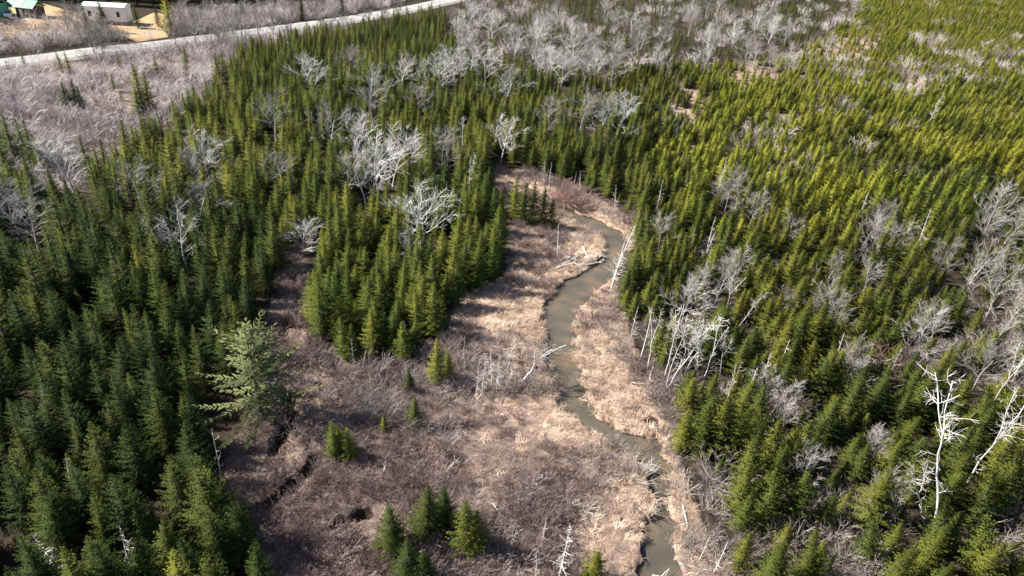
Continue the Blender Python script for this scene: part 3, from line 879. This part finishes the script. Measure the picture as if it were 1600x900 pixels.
# single trees of the clearing, scrub and yard: base x, base y, height, kind, label
SINGLE = [(682,600,5.2,'slim','bushy yellow green spruce beside a bare trunk in the clearing',None),(700,590,3.6,'slim','small dark spruce close behind the bushy yellow green one',None),
    (640,612,3.0,'spruce','small grey green spruce in grey brush of the clearing',None),(648,664,3.2,'fir','small bright green spruce alone in the brush',None),(600,676,2.0,'fir','tiny green spruce poking out of grey brush',None),
    (524,716,4.2,'slim','taller of two small spruces side by side in the clearing',None),(546,718,3.6,'slim','shorter of two small spruces side by side in the clearing',None),(530,708,3.2,'slim','dark little spruce half hidden behind the pair in the clearing',None),
    (614,868,5.2,'spruce','broad dark spruce of the clump in the clearing',None),(666,845,5.6,'spruce','tallest spruce of the clump in the clearing',None),(694,832,4.6,'spruce','dark spruce at the back of the clump in the clearing',None),(724,862,5.2,'fir','bright bushy fir at the edge of the clump in the clearing',None),(738,868,4.4,'fir','small fir beside the bright bushy one in the clump',None),
    (638,915,4.4,'spruce','short spruce in front of the clump in the clearing',None),(662,920,3.8,'spruce','shortest spruce of the clump in the clearing',None),
    (925,905,3.0,'fir','low bushy fir between the brush and creek',None),(912,925,2.4,'fir','very low fir beside the bushy one near the creek',None),
    (815,350,6.0,'slim','small spruce in the tight knot beside the upper creek','spruces in the knot by the upper creek'),(830,352,6.4,'slim','small spruce in the tight knot beside the upper creek','spruces in the knot by the upper creek'),(846,354,5.8,'slim','small spruce in the tight knot beside the upper creek','spruces in the knot by the upper creek'),(860,356,4.6,'slim','small spruce in the tight knot beside the upper creek','spruces in the knot by the upper creek'),(803,345,6.5,'slim','small spruce in the tight knot beside the upper creek','spruces in the knot by the upper creek'),
    (226,182,9.5,'slim','tall lone green spruce in the pale scrub below the road',None),(236,178,7.5,'slim','spruce leaning on the tall lone one in the pale scrub',None),(220,186,6,'slim','shorter spruce at the foot of the tall lone one',None),(294,118,6,'slim','small slender spruce in scrub close to the wood edge',None),
    (108,176,5.5,'spruce','round dark spruce alone in the scrub below the road',None),(122,174,5.8,'spruce','wide dark spruce beside the round one in scrub',None),(132,178,5,'spruce','low dark spruce beside the wide one in scrub',None),
    (28,262,8,'slim','yellow green spruce in the small group at the scrub edge','spruces grouped at the scrub edge'),(60,268,7.5,'slim','yellow green spruce in the small group at the scrub edge','spruces grouped at the scrub edge'),(48,258,7,'slim','yellow green spruce in the small group at the scrub edge','spruces grouped at the scrub edge'),(20,290,7,'slim','yellow green spruce in the small group at the scrub edge','spruces grouped at the scrub edge'),(10,250,7,'slim','yellow green spruce in the small group at the scrub edge','spruces grouped at the scrub edge'),(70,275,6,'slim','yellow green spruce in the small group at the scrub edge','spruces grouped at the scrub edge'),
    (165,50,8,'spruce','dark spruce in front of the white mobile home',None),(138,52,7,'spruce','dark spruce at the end of the white mobile home',None),(268,52,9,'young','yellow green spruce at the edge of the tan lawn',None),(248,42,5,'spruce','small dark spruce on the tan lawn',None),(216,44,6,'spruce','dark spruce between the lawn and the white mobile home',None),
    (472,32,7,'spruce','lone dark spruce on the far side of the road','dark spruces beyond the road'),(536,24,6,'spruce','lone dark spruce on the far side of the road','dark spruces beyond the road'),
    (1088,716,5.0,'fir','dense golden green fir at the creek side edge of the wood',None),(1110,712,6.2,'fir','bright golden green fir with full crown by the creek brush',None),(1135,716,6.0,'fir','broad golden green fir beside dead grey brush',None),(1160,760,6.4,'fir','tall olive fir behind the golden green ones',None),(1150,800,5.0,'fir','olive fir at the brushy edge of the wood',None)]
for bx, by, h, kind, lab, g in SINGLE:
    x, y = G(bx, by)
    plant(kind, 'fir_tree' if kind == 'fir' else 'spruce_tree', x, y, h, lab, 'fir tree' if kind == 'fir' else 'spruce tree', g, wide=1.55 if by < 400 else 1.4)
sx = np.array([G(s[0], s[1]) for s in SINGLE])
T = [t for t in T if np.min(np.hypot(sx[:, 0] - t[0], sx[:, 1] - t[1])) > 1.0]

NAMES = {'spruce': ('spruce_tree', 'spruce tree'), 'slim': ('spruce_tree', 'spruce tree'), 'fir': ('fir_tree', 'fir tree'), 'young': ('fir_tree', 'fir tree')}
def size_word(h, a, b):
    return 'short' if h < a else 'tall' if h > b else 'middling'
TX = np.array([t[0] for t in T]); TY = np.array([t[1] for t in T]); TH = np.array([t[2] for t in T])
ax_, ay_, dep = proj(TX, TY, TH * 0.85)
inview = (ax_ > 2) & (ax_ < 1598) & (ay_ > 0) & (ay_ < 892)
score = TH / dep
order = np.argsort(-score)
quota = {'spruce_tree': 300 - sum(1 for s in SINGLE if s[3] != 'fir'), 'fir_tree': 300 - sum(1 for s in SINGLE if s[3] == 'fir')}
own = np.zeros(len(T), bool)
for i in order:
    nm = NAMES[T[i][3]][0]
    if inview[i] and quota[nm] > 0:
        quota[nm] -= 1; own[i] = True
TZ = ground_z(TX, TY)[0] - 0.05
edge_pts = []
cw = [G(a, min(b, 1250)) for a, b in CLEARING]
for a, b in zip(cw, cw[1:] + cw[:1]):
    n_ = max(2, int(math.dist(a, b) / 1.0))
    edge_pts += [(a[0] + (b[0] - a[0]) * k / n_, a[1] + (b[1] - a[1]) * k / n_) for k in range(n_)]
edge_pts = np.array(edge_pts)
marks = []
for o in list(col.objects):
    if o.get('category') in ('bare tree', 'dead tree', 'birch tree', 'pine tree'):
        marks.append((o.location.x, o.location.y, {'bare tree': 'beside a bare grey tree', 'dead tree': 'beside a bleached dead trunk', 'birch tree': 'beside a white birch', 'pine tree': 'beside the pale pine'}[o['category']]))
mxy = np.array([q[:2] for q in marks])
def setting_of(x, y):
    d = np.hypot(mxy[:, 0] - x, mxy[:, 1] - y); k = int(d.argmin())
    de = float(np.min(np.hypot(edge_pts[:, 0] - x, edge_pts[:, 1] - y)))
    dk = float(path_dist(np.array([x]), np.array([y]), creek)[0])
    if dk < 4: return 'on the creek bank'
    if d[k] < 2.6: return marks[k][2]
    if de < 3: return 'on the edge of the clearing'
    if d[k] < 4.5: return marks[k][2].replace('beside', 'near')
    return 'one row behind the clearing edge' if de < 6.5 else 'deep inside'
for i in np.nonzero(own)[0]:
    x, y, h, kind, zone, wide = T[i]
    nm, cat = NAMES[kind]
    st = setting_of(x, y)
    wd_ = 'broad' if wide > 1.45 else 'narrow' if wide < 1.3 else 'even'
    sw = size_word(h, 5.6, 6.8) if zone == 'left' else size_word(h, 5.4, 6.5) if kind == 'slim' else size_word(h, 4.3, 5.4)
    if zone == 'left' and kind == 'slim': what, where = 'light green spruce', 'in the dark stand'
    elif zone == 'left': what, where = 'dark green spruce', 'in the dark stand'
    elif kind in ('slim', 'spruce'): what, where = 'pointed green spruce', 'in the roadward stand'
    elif zone == 'near': what, where = 'olive green fir', 'in the birch wood'
    else: what, where = 'olive fir', 'in the thick wood'
    lab = '%s %s %s %s, %s' % (sw, wd_, what, where, st)
    g = '%s %s %ss %s %s' % (sw, wd_, what.split()[-1], where, st)
    plant(kind, nm, x, y, h, lab, cat, g, wide=wide, lean=(random.gauss(0, 0.025), random.gauss(0, 0.025)), z=float(TZ[i]))
rest = ~own
for kind, nm, lab in (('spruce', 'dark_spruce_forest', 'outlying dark spruces massed beyond the counted stand'), ('slim', 'slender_spruce_forest', 'far mass of slender green spruces reaching the road'), ('fir', 'fir_forest', 'mass of olive green firs across the creek'), ('young', 'young_spruce_forest', 'wide mass of young yellow green spruces')):
    k = np.array([t[3] == kind for t in T]) & rest
    if not k.any():
        continue
    s = TH[k] / BASE_H[kind]
    wd = np.array([t[5] for t in T])[k]
    instance_stuff(nm, lab, [p[2] for p in PR[kind]], TX[k], TY[k], TZ[k], rng.random(k.sum()) * 6.283, np.stack([s * wd, s * wd, s], -1), rng.integers(0, len(PR[kind]), k.sum()), rng.normal(0, 0.03, k.sum()))
print('trees', len(T), 'own', own.sum())

# ------------------------------------------------------------------ brush and dead grass
def cover(poly, spacing, keepf, lift=0.0):
    X, Y, px, py = hex_points(poly, spacing, 0.7)
    z, dc = ground_z(X, Y)
    for dt in DITCHES[:2] + DITCHES[3:4]:
        dc = np.where(path_dist(X, Y, dt) < 0.25, 0.0, dc)
    k = (dc > 0.12) & (rng.random(len(X)) < keepf(X, Y, dc, px, py)) & (px > -120) & (px < 1720) & (py < 1010)
    return X[k], Y[k], z[k] - 0.02 + lift
brush_kit = [mesh_of('brush', *bush(200 + i, [1.1, 1.3, 0.9, 1.5][i], 24), [M['brush']]) for i in range(4)]
X, Y, Z = cover(CLEARING, 0.62, lambda X, Y, dc, px, py: np.clip(0.95 - meadow(X, Y, dc) * 1.05, 0.05, 1) * np.clip((vnoise(X, Y, 4, 41) * 0.6 + vnoise(X, Y, 1.6, 42) * 0.4 - 0.36) * 6, 0.02, 1))
instance_stuff('alder_brush', 'purple brown leafless brush covering the clearing', brush_kit, X, Y, Z, rng.random(len(X)) * 6.283, rng.uniform(0.45, 1.05, len(X)) * (0.6 + 0.7 * vnoise(X, Y, 5, 44)), rng.integers(0, 4, len(X)), rng.normal(0, 0.15, len(X)))
grey_kit = [mesh_of('grey_brush', *bush(220 + i, [1.4, 1.7, 1.2][i], 26, 0.009), [M['greybrush']]) for i in range(3)]
def greyzone(X, Y, dc, px, py):
    blob = np.exp(-((px - 590) / 110) ** 2 - ((py - 620) / 60) ** 2) + 0.8 * np.exp(-((px - 1020) / 60) ** 2 - ((py - 700) / 60) ** 2) + 0.6 * np.exp(-((px - 1110) / 60) ** 2 - ((py - 850) / 80) ** 2) + 0.6 * np.exp(-((px - 770) / 60) ** 2 - ((py - 600) / 40) ** 2)
    return np.clip(blob * 0.7 + 0.03, 0, 1)
X, Y, Z = cover(CLEARING, 0.9, greyzone)
X2, Y2, Z2 = cover(RNEAR, 1.5, lambda X, Y, dc, px, py: np.clip((0.62 - vnoise(X, Y, 7, 21)) * 2.2, 0.08, 0.9))
X3, Y3, Z3 = cover(RMID, 2.6, lambda X, Y, dc, px, py: np.clip((0.6 - vnoise(X, Y, 7, 21)) * 1.8, 0.0, 0.6))
X = np.concatenate([X, X2, X3]); Y = np.concatenate([Y, Y2, Y3]); Z = np.concatenate([Z, Z2, Z3])
instance_stuff('grey_brush', 'grey leafless brush in the clearing and between the firs', grey_kit, X, Y, Z, rng.random(len(X)) * 6.283, rng.uniform(0.6, 1.25, len(X)), rng.integers(0, 3, len(X)), rng.normal(0, 0.12, len(X)))
scrub_kit = [mesh_of('scrub', *bush(240 + i, [2.4, 3.0, 2.0, 3.4][i], 26, 0.020, 0.6, 5), [M['scrub']]) for i in range(4)]
X, Y, Z = cover(SCRUB, 2.0, lambda X, Y, dc, px, py: np.clip((vnoise(X, Y, 15, 51) * 0.6 + vnoise(X, Y, 5, 52) * 0.4 - 0.28) * 4, 0.12, 1) * (1 - 0.75 * in_poly(px, py, [(130,300),(120,262),(170,215),(235,195),(250,215),(190,262)])))
ROADSIDE = [(-300,128),(0,88),(130,72),(230,62),(300,52),(400,42),(500,30),(600,12),(690,-12),(560,0),(440,12),(262,22),(262,58),(215,68),(190,58),(140,48),(100,60),(0,64),(-300,70)]
X2, Y2, Z2 = cover(ROADSIDE, 2.4, lambda X, Y, dc, px, py: np.full(len(X), 0.75))
X5, Y5, Z5 = cover([(-60,62),(-60,42),(60,40),(120,34),(165,44),(195,52),(180,66),(60,74)], 3.0, lambda X, Y, dc, px, py: np.full(len(X), 0.6))
X3, Y3, Z3 = cover(DECID, 4.5, lambda X, Y, dc, px, py: np.clip((vnoise(X, Y, 22, 75) - 0.4) * 3, 0.1, 0.8))
X4, Y4, Z4 = cover(RTOP, 6, lambda X, Y, dc, px, py: np.clip((vnoise(X, Y, 25, 71) - 0.55) * 4, 0, 0.8))
X = np.concatenate([X, X2, X3, X4, X5]); Y = np.concatenate([Y, Y2, Y3, Y4, Y5]); Z = np.concatenate([Z, Z2, Z3, Z4, Z5])
k = path_dist(X, Y, road) > 2.0
X, Y, Z = X[k], Y[k], Z[k]
instance_stuff('grey_scrub', 'pale pinkish grey leafless scrub along the road', scrub_kit, X, Y, Z, rng.random(len(X)) * 6.283, rng.uniform(0.6, 1.15, len(X)), rng.integers(0, 4, len(X)), rng.normal(0, 0.1, len(X)))
hay_kit = [mesh_of('hay', *tuft(260 + i, 30, [0.8, 0.95, 0.65, 1.1][i], 0.8), [M['tan']]) for i in range(4)]
X, Y, Z = cover(CLEARING, 0.50, lambda X, Y, dc, px, py: np.clip(meadow(X, Y, dc) * 1.15 + 0.03, 0, 1) * np.clip((vnoise(X, Y, 2.4, 47) * 0.6 + vnoise(X, Y, 0.9, 48) * 0.4 - 0.33) * 6, 0.08, 1))
comb = vnoise(X, Y, 5, 61) * 9 + rng.normal(0, 0.5, len(X))
instance_stuff('dead_grass', 'pale tan dead grass lying along the creek banks', hay_kit, X, Y, Z, comb, rng.uniform(0.6, 1.2, len(X)), rng.integers(0, 4, len(X)), rng.normal(0, 0.1, len(X)))
sedge_kit = [mesh_of('sedge', *tuft(280 + i, 26, [0.7, 0.85, 0.6][i], 0.7), [M['rust']]) for i in range(3)]
X, Y, Z = cover(CLEARING, 0.70, lambda X, Y, dc, px, py: np.clip(0.75 - 0.5 * meadow(X, Y, dc), 0, 1) * np.clip((vnoise(X, Y, 3.1, 49) - 0.38) * 5, 0.05, 1))
Xo, Yo, Zo = [], [], []
for op in OPEN:
    a, b_, c_ = cover(op, 1.3, lambda X, Y, dc, px, py: np.full(len(X), 0.8)); Xo.append(a); Yo.append(b_); Zo.append(c_)
X = np.concatenate([X] + Xo); Y = np.concatenate([Y] + Yo); Z = np.concatenate([Z] + Zo)
instance_stuff('sedge', 'rusty brown dead sedge between the brush', sedge_kit, X, Y, Z, vnoise(X, Y, 6, 62) * 9 + rng.normal(0, 0.8, len(X)), rng.uniform(0.6, 1.2, len(X)), rng.integers(0, 3, len(X)), rng.normal(0, 0.1, len(X)))

# ------------------------------------------------------------------ logs, debris, single shrubs
def log(x0, y0, x1, y1, r, label, group=None, lift=0.08, stubs=4, name='fallen_log', z1=None, mat='bleached'):
    a, b = np.array(G(x0, y0)), np.array(G(x1, y1))
    za = max(float(ground_z(a[:1], a[1:])[0][0]), -0.42) + lift; zb = max(float(ground_z(b[:1], b[1:])[0][0]), -0.42) + lift
    if z1 is not None: zb = z1
    R = np.random.default_rng(int(x0 * 7 + y0))
    L = np.linalg.norm(b - a)
    o = link(name, None)
    o.location = (a[0], a[1], za)
    d = np.array([b[0] - a[0], b[1] - a[1], zb - za]); d /= np.linalg.norm(d)
    segs, st = [], []
    pts = chain(segs, np.zeros(3), d, L, r, r * 0.45, 6, 0.03, 0, R)
    for k in range(stubs):
        i = R.integers(1, 6)
        dd = rand_perp(pts[i][1], R) * 0.9 + pts[i][1] * 0.4; dd[2] = abs(dd[2])
        chain(st, pts[i][0], dd / np.linalg.norm(dd), 0.25 + 0.6 * R.random(), r * 0.4, r * 0.15, 2, 0.2, 0, R)
    tv, tf = tubes(segs, 7)
    n = len(segs) * 14
    tf = tf + [tuple(range(6, -1, -1)), tuple(range(n - 7, n))]
    link('stem', mesh_of('log_stem', tv, tf, [M[mat]], smooth=True), o)
    if st:
        sv, sf = tubes(st, 4)
        link('branch_stubs', mesh_of('log_stubs', sv, sf, [M[mat]]), o)
    return tag(o, label, 'log', group)
log(853,430,865,452,0.13,'straight white log lying across the creek bank at the bend')
log(910,387,922,408,0.12,'pale log standing up out of the driftwood jam', lift=0.3, z1=0.1)
JAM = [(866,406,905,402),(880,412,912,398),(898,412,916,418),(870,418,900,408),(915,404,945,398),(925,410,946,404),(884,400,910,410),(930,398,952,400),(905,416,930,410)]
for q in JAM: log(*q, 0.16, 'grey driftwood log in the jam above the creek bend', 'logs of the driftwood jam', 0.15)
for q in [(1000,728,1028,740),(1004,738,1022,722),(1008,742,1030,730),(1000,734,1020,730),(1012,724,1026,738)]: log(*q, 0.07, 'bleached stick in the debris heap standing in the creek', 'sticks of the creek debris heap', 0.25, 5)
for q in [(838,758,862,744),(884,792,912,786),(898,782,918,796),(905,798,928,806),(870,800,890,792)]: log(*q, 0.09, 'pale broken log lying in flattened grass of the clearing', 'logs in the flattened grass', 0.12)
for q in [(783,842,830,838),(790,848,812,836),(800,855,806,832),(760,838,800,846),(770,790,802,834),(802,866,790,900),(740,905,770,890)]: log(*q, 0.07, 'thin pale log tangled in brush beside the spruce clump', 'logs beside the spruce clump', 0.25)
for q in [(1005,620,1036,640),(1010,608,1030,618),(985,600,1012,606),(1040,690,1062,670),(1062,880,1110,895),(1020,896,1048,902),(1066,792,1072,830)]: log(*q, 0.08, 'fallen grey log on the brushy bank across the creek', 'fallen logs on the far bank', 0.2)
for q in [(640,742,662,722),(700,740,720,715),(600,740,606,718),(590,640,560,646),(604,632,622,655),(486,638,478,648),(570,600,590,596)]: log(*q, 0.06, 'thin grey stick fallen in the brush of the clearing', 'sticks fallen in the brush', 0.4)
# bleached root-like dead tree at the bank
x, y = G(812, 600)
e = plant('birch', 'dead_tree', x, y, 5.6, 'bleached crooked dead tree leaning out over the creek bank', 'dead tree', None, var=1, lean=(0.1, 0.5), rz=0.3, wide=2.4)
x, y = G(806, 592)
e = plant('birch', 'dead_tree', x, y, 4.0, 'smaller bleached dead tree tangled with the leaning one', 'dead tree', None, var=3, lean=(-0.2, -0.4), wide=2.4)
# single shrubs
def shrub(bx, by, h, mat, label, seed, group=None, wide=1.0):
    x, y = G(bx, by)
    o = link('leafless_shrub', mesh_of('leafless_shrub', *bush(seed, h, 60, 0.016, 0.6, 5), [M[mat]]))
    o.location = (x, y, float(ground_z(np.array([x]), np.array([y]))[0][0]))
    o.scale = (wide, wide, 1)
    return tag(o, label, 'shrub', group)
shrub(1358, 596, 3.4, 'redbrush', 'reddish leafless shrub between the firs', 301)
shrub(1345, 600, 2.8, 'greybrush', 'grey leafless shrub beside the reddish one', 302)
shrub(1212, 645, 2.6, 'redbrush', 'pinkish leafless shrub among dead grey brush', 303)
shrub(1232, 655, 2.2, 'greybrush', 'pale lichen grey shrub beside the pinkish one', 304)
shrub(880, 316, 2.6, 'redbrush', 'reddish brown alder shrub above the upper creek', 305, wide=1.5)
shrub(905, 322, 2.4, 'redbrush', 'reddish brown alder shrub nearer the bright grass bank', 306, wide=1.4)
shrub(1120, 760, 2.6, 'greybrush', 'grey leafless shrub at the wood edge beside the creek', 307)

# ------------------------------------------------------------------ homestead beyond the road
def plain(name, c, rough=0.6, metal=0.0):
    mt, nt, b = new_mat(name)
    n = nt.nodes.new('ShaderNodeTexNoise'); n.inputs['Scale'].default_value = 1.5; n.inputs['Detail'].default_value = 4
    r = ramp(nt, [(0.3, tuple(v * 0.85 for v in c)), (0.7, c)])
    ge = nt.nodes.new('ShaderNodeNewGeometry'); nt.links.new(ge.outputs['Position'], n.inputs['Vector'])
    nt.links.new(n.outputs['Fac'], r.inputs[0]); nt.links.new(r.outputs[0], b.inputs['Base Color'])
    b.inputs['Roughness'].default_value = rough; b.inputs['Metallic'].default_value = metal
    return mt
P = {'white': plain('white_siding', (0.78, 0.79, 0.80)), 'glass': plain('dark_glass', (0.03, 0.035, 0.045), 0.12), 'green': plain('green_metal_roof', (0.05, 0.20, 0.13), 0.45), 'pale': plain('pale_roof_sheet', (0.55, 0.66, 0.62), 0.4),
     'dark': plain('dark_stained_boards', (0.07, 0.05, 0.05), 0.8), 'skirt': plain('grey_skirting', (0.35, 0.35, 0.35), 0.8), 'trim': plain('white_trim', (0.8, 0.8, 0.8)), 'tyre': plain('tyre_rubber', (0.02, 0.02, 0.02), 0.8),
     'carwhite': plain('white_car_paint', (0.75, 0.76, 0.78), 0.3), 'cargrey': plain('dark_blue_grey_car_paint', (0.06, 0.065, 0.08), 0.3), 'rim': plain('wheel_rim', (0.5, 0.5, 0.5), 0.35, 0.7), 'lamp': plain('lamp_glass', (0.7, 0.7, 0.68), 0.2), 'greenwall': plain('teal_green_siding', (0.08, 0.30, 0.24), 0.7)}
def box(x0, x1, y0, y1, z0, z1):
    V = [(x0, y0, z0), (x1, y0, z0), (x1, y1, z0), (x0, y1, z0), (x0, y0, z1), (x1, y0, z1), (x1, y1, z1), (x0, y1, z1)]
    return V, [(0, 3, 2, 1), (4, 5, 6, 7), (0, 1, 5, 4), (1, 2, 6, 5), (2, 3, 7, 6), (3, 0, 4, 7)]
def part(name, VF, mat, parent):
    return link(name, mesh_of(name, VF[0], VF[1], [P[mat]]), parent)
def extrude_y(prof, y0, y1):
    """profile in x,z extruded along y"""
    n = len(prof)
    V = [(x, y0, z) for x, z in prof] + [(x, y1, z) for x, z in prof]
    return V, [tuple(range(n)), tuple(range(2 * n - 1, n - 1, -1))] + [(i, n + i, n + (i + 1) % n, (i + 1) % n) for i in range(n)]
def extrude_x(prof, x0, x1):
    n = len(prof)
    V = [(x0, y, z) for y, z in prof] + [(x1, y, z) for y, z in prof]
    return V, [tuple(range(n - 1, -1, -1)), tuple(range(n, 2 * n))] + [(i, (i + 1) % n, n + (i + 1) % n, n + i) for i in range(n)]
def root(name, px, py, rz, label, cat, group=None):
    e = bpy.data.objects.new(name, None); col.objects.link(e)
    x, y = G(px, py); e.location = (x, y, 0.06); e.rotation_euler = (0, 0, rz)
    return tag(e, label, cat, group)
def window(par, xa, xb, za, zb, y, name='window'):
    w = part(name, box(xa - 0.08, xb + 0.08, y - 0.06, y + 0.02, za - 0.08, zb + 0.08), 'trim', par)
    part('pane', box(xa, xb, y - 0.085, y - 0.062, za, zb), 'glass', w)
mh = root('mobile_home', 172, 36, math.radians(9), 'long white mobile home with pale roof on the tan lawn', 'mobile home')
part('wall', box(-7, 7, -2.1, 2.1, 0.6, 3.2), 'white', mh)
part('skirting', box(-6.95, 6.95, -2.05, 2.05, -0.2, 0.6), 'skirt', mh)
part('roof', extrude_x([(-2.35, 3.2), (-2.3, 3.42), (-1.4, 3.78), (0, 3.95), (1.4, 3.78), (2.3, 3.42), (2.35, 3.2)], -7.25, 7.25), 'white', mh)
mh.scale = (0.74, 1.0, 1.3)
for xa, xb in ((-5.6, -4.4), (-1.2, -0.1), (4.0, 5.0)):
    window(mh, xa, xb, 1.5, 2.5, -2.1)
dr = part('door', box(1.4, 2.35, -2.16, -2.09, 0.65, 2.7), 'trim', mh)
part('handle', box(2.18, 2.26, -2.22, -2.165, 1.6, 1.7), 'rim', dr)
part('step', box(1.3, 2.45, -3.0, -2.12, -0.1, 0.4), 'skirt', mh)
cb = root('cabin', 50, 26, math.radians(-6), 'dark small cabin with green roof and one white framed window', 'cabin')
part('wall', box(-2.6, 2.6, -2, 2, -0.1, 2.5), 'dark', cb)
rf = part('roof', extrude_x([(-2.6, 2.4), (0, 4.1), (2.6, 2.4), (2.6, 2.52), (0, 4.26), (-2.6, 2.52)], -5.2, 3.0), 'green', cb)
part('roof_sheet', extrude_x([(-2.5, 2.64), (-0.1, 4.24), (-0.1, 4.28), (-2.5, 2.68)], -2.2, -0.6), 'pale', rf)
for px_ in (-5.0, -3.9):
    part('post', box(px_ - 0.08, px_ + 0.08, -2.3, -2.14, -0.1, 2.5), 'dark', cb)
window(cb, 0.3, 1.2, 1.1, 2.0, -2.0)
dr = part('door', box(-1.6, -0.7, -2.05, -1.995, 0, 2.05), 'trim', cb)
gb = root('green_shed', -14, 24, math.radians(-30), 'teal green shed at the end of the yard', 'shed')
part('wall', box(-4, 4, -3, 3, -0.1, 3.4), 'greenwall', gb)
part('roof', extrude_x([(-3.4, 3.3), (0, 5.0), (3.4, 3.3), (3.4, 3.45), (0, 5.18), (-3.4, 3.45)], -4.3, 4.3), 'green', gb)
window(gb, 1.0, 2.2, 1.2, 2.2, -3.0)
part('door', box(-2.6, 0.0, -3.07, -2.995, 0, 2.5), 'trim', gb)
def cyl_y(cx, cz, r, y0, y1, n=14):
    return extrude_y([(cx + r * math.cos(6.2832 * k / n), cz + r * math.sin(6.2832 * k / n)) for k in range(n)], y0, y1)
def car(px, py, rz, paint, label, truck=False):
    e = root('pickup_truck' if truck else 'parked_car', px, py, rz, label, 'pickup truck' if truck else 'car')
    L = 2.7 if truck else 2.2
    prof = [(-L, 0.35), (L, 0.35), (L + 0.05, 0.7), (L - 0.15, 0.92), (L - 1.2, 1.0), (-L + 0.1, 1.02), (-L - 0.02, 0.8)]
    part('body', extrude_y(prof, -0.88, 0.88), paint, e)
    cabp = [(-0.9, 1.0), (1.35, 1.0), (0.7, 1.62), (-0.7, 1.66)] if truck else [(-1.75, 1.0), (1.05, 1.0), (0.45, 1.5), (-1.2, 1.52)]
    cb_ = part('cabin', extrude_y(cabp, -0.76, 0.76), paint, e)
    gp = [(cabp[0][0] + 0.12, 1.06), (cabp[1][0] - 0.18, 1.06), (cabp[2][0] - 0.02, cabp[2][1] - 0.08), (cabp[3][0] + 0.02, cabp[3][1] - 0.08)]
    for s in (-1, 1):
        part('side_window', extrude_y(gp, s * 0.765 - 0.005, s * 0.765 + 0.005), 'glass', cb_)
    ws = [(cabp[1][0] - 0.06, 1.04), (cabp[1][0] - 0.02, 1.05), (cabp[2][0] + 0.06, cabp[2][1] - 0.04), (cabp[2][0] + 0.02, cabp[2][1] - 0.05)]
    part('windscreen', extrude_y(ws, -0.66, 0.66), 'glass', cb_)
    for sx_ in (-1, 1):
        for s in (-1, 1):
            w = part('wheel', cyl_y(sx_ * (L - 0.85), 0.33, 0.34, s * 0.8 - 0.11, s * 0.8 + 0.11), 'tyre', e)
            part('rim', cyl_y(sx_ * (L - 0.85), 0.33, 0.2, s * 0.8 - 0.12, s * 0.8 + 0.12), 'rim', w)
    for s in (-1, 1):
        part('headlight', box(L - 0.12, L + 0.06, s * 0.62 - 0.15, s * 0.62 + 0.15, 0.62, 0.78), 'lamp', e)
    return e
car(14, 26, math.radians(-60), 'carwhite', 'white car parked beside the teal green shed')
car(22, 38, math.radians(15), 'cargrey', 'dark pickup truck parked in front of the cabin', True)
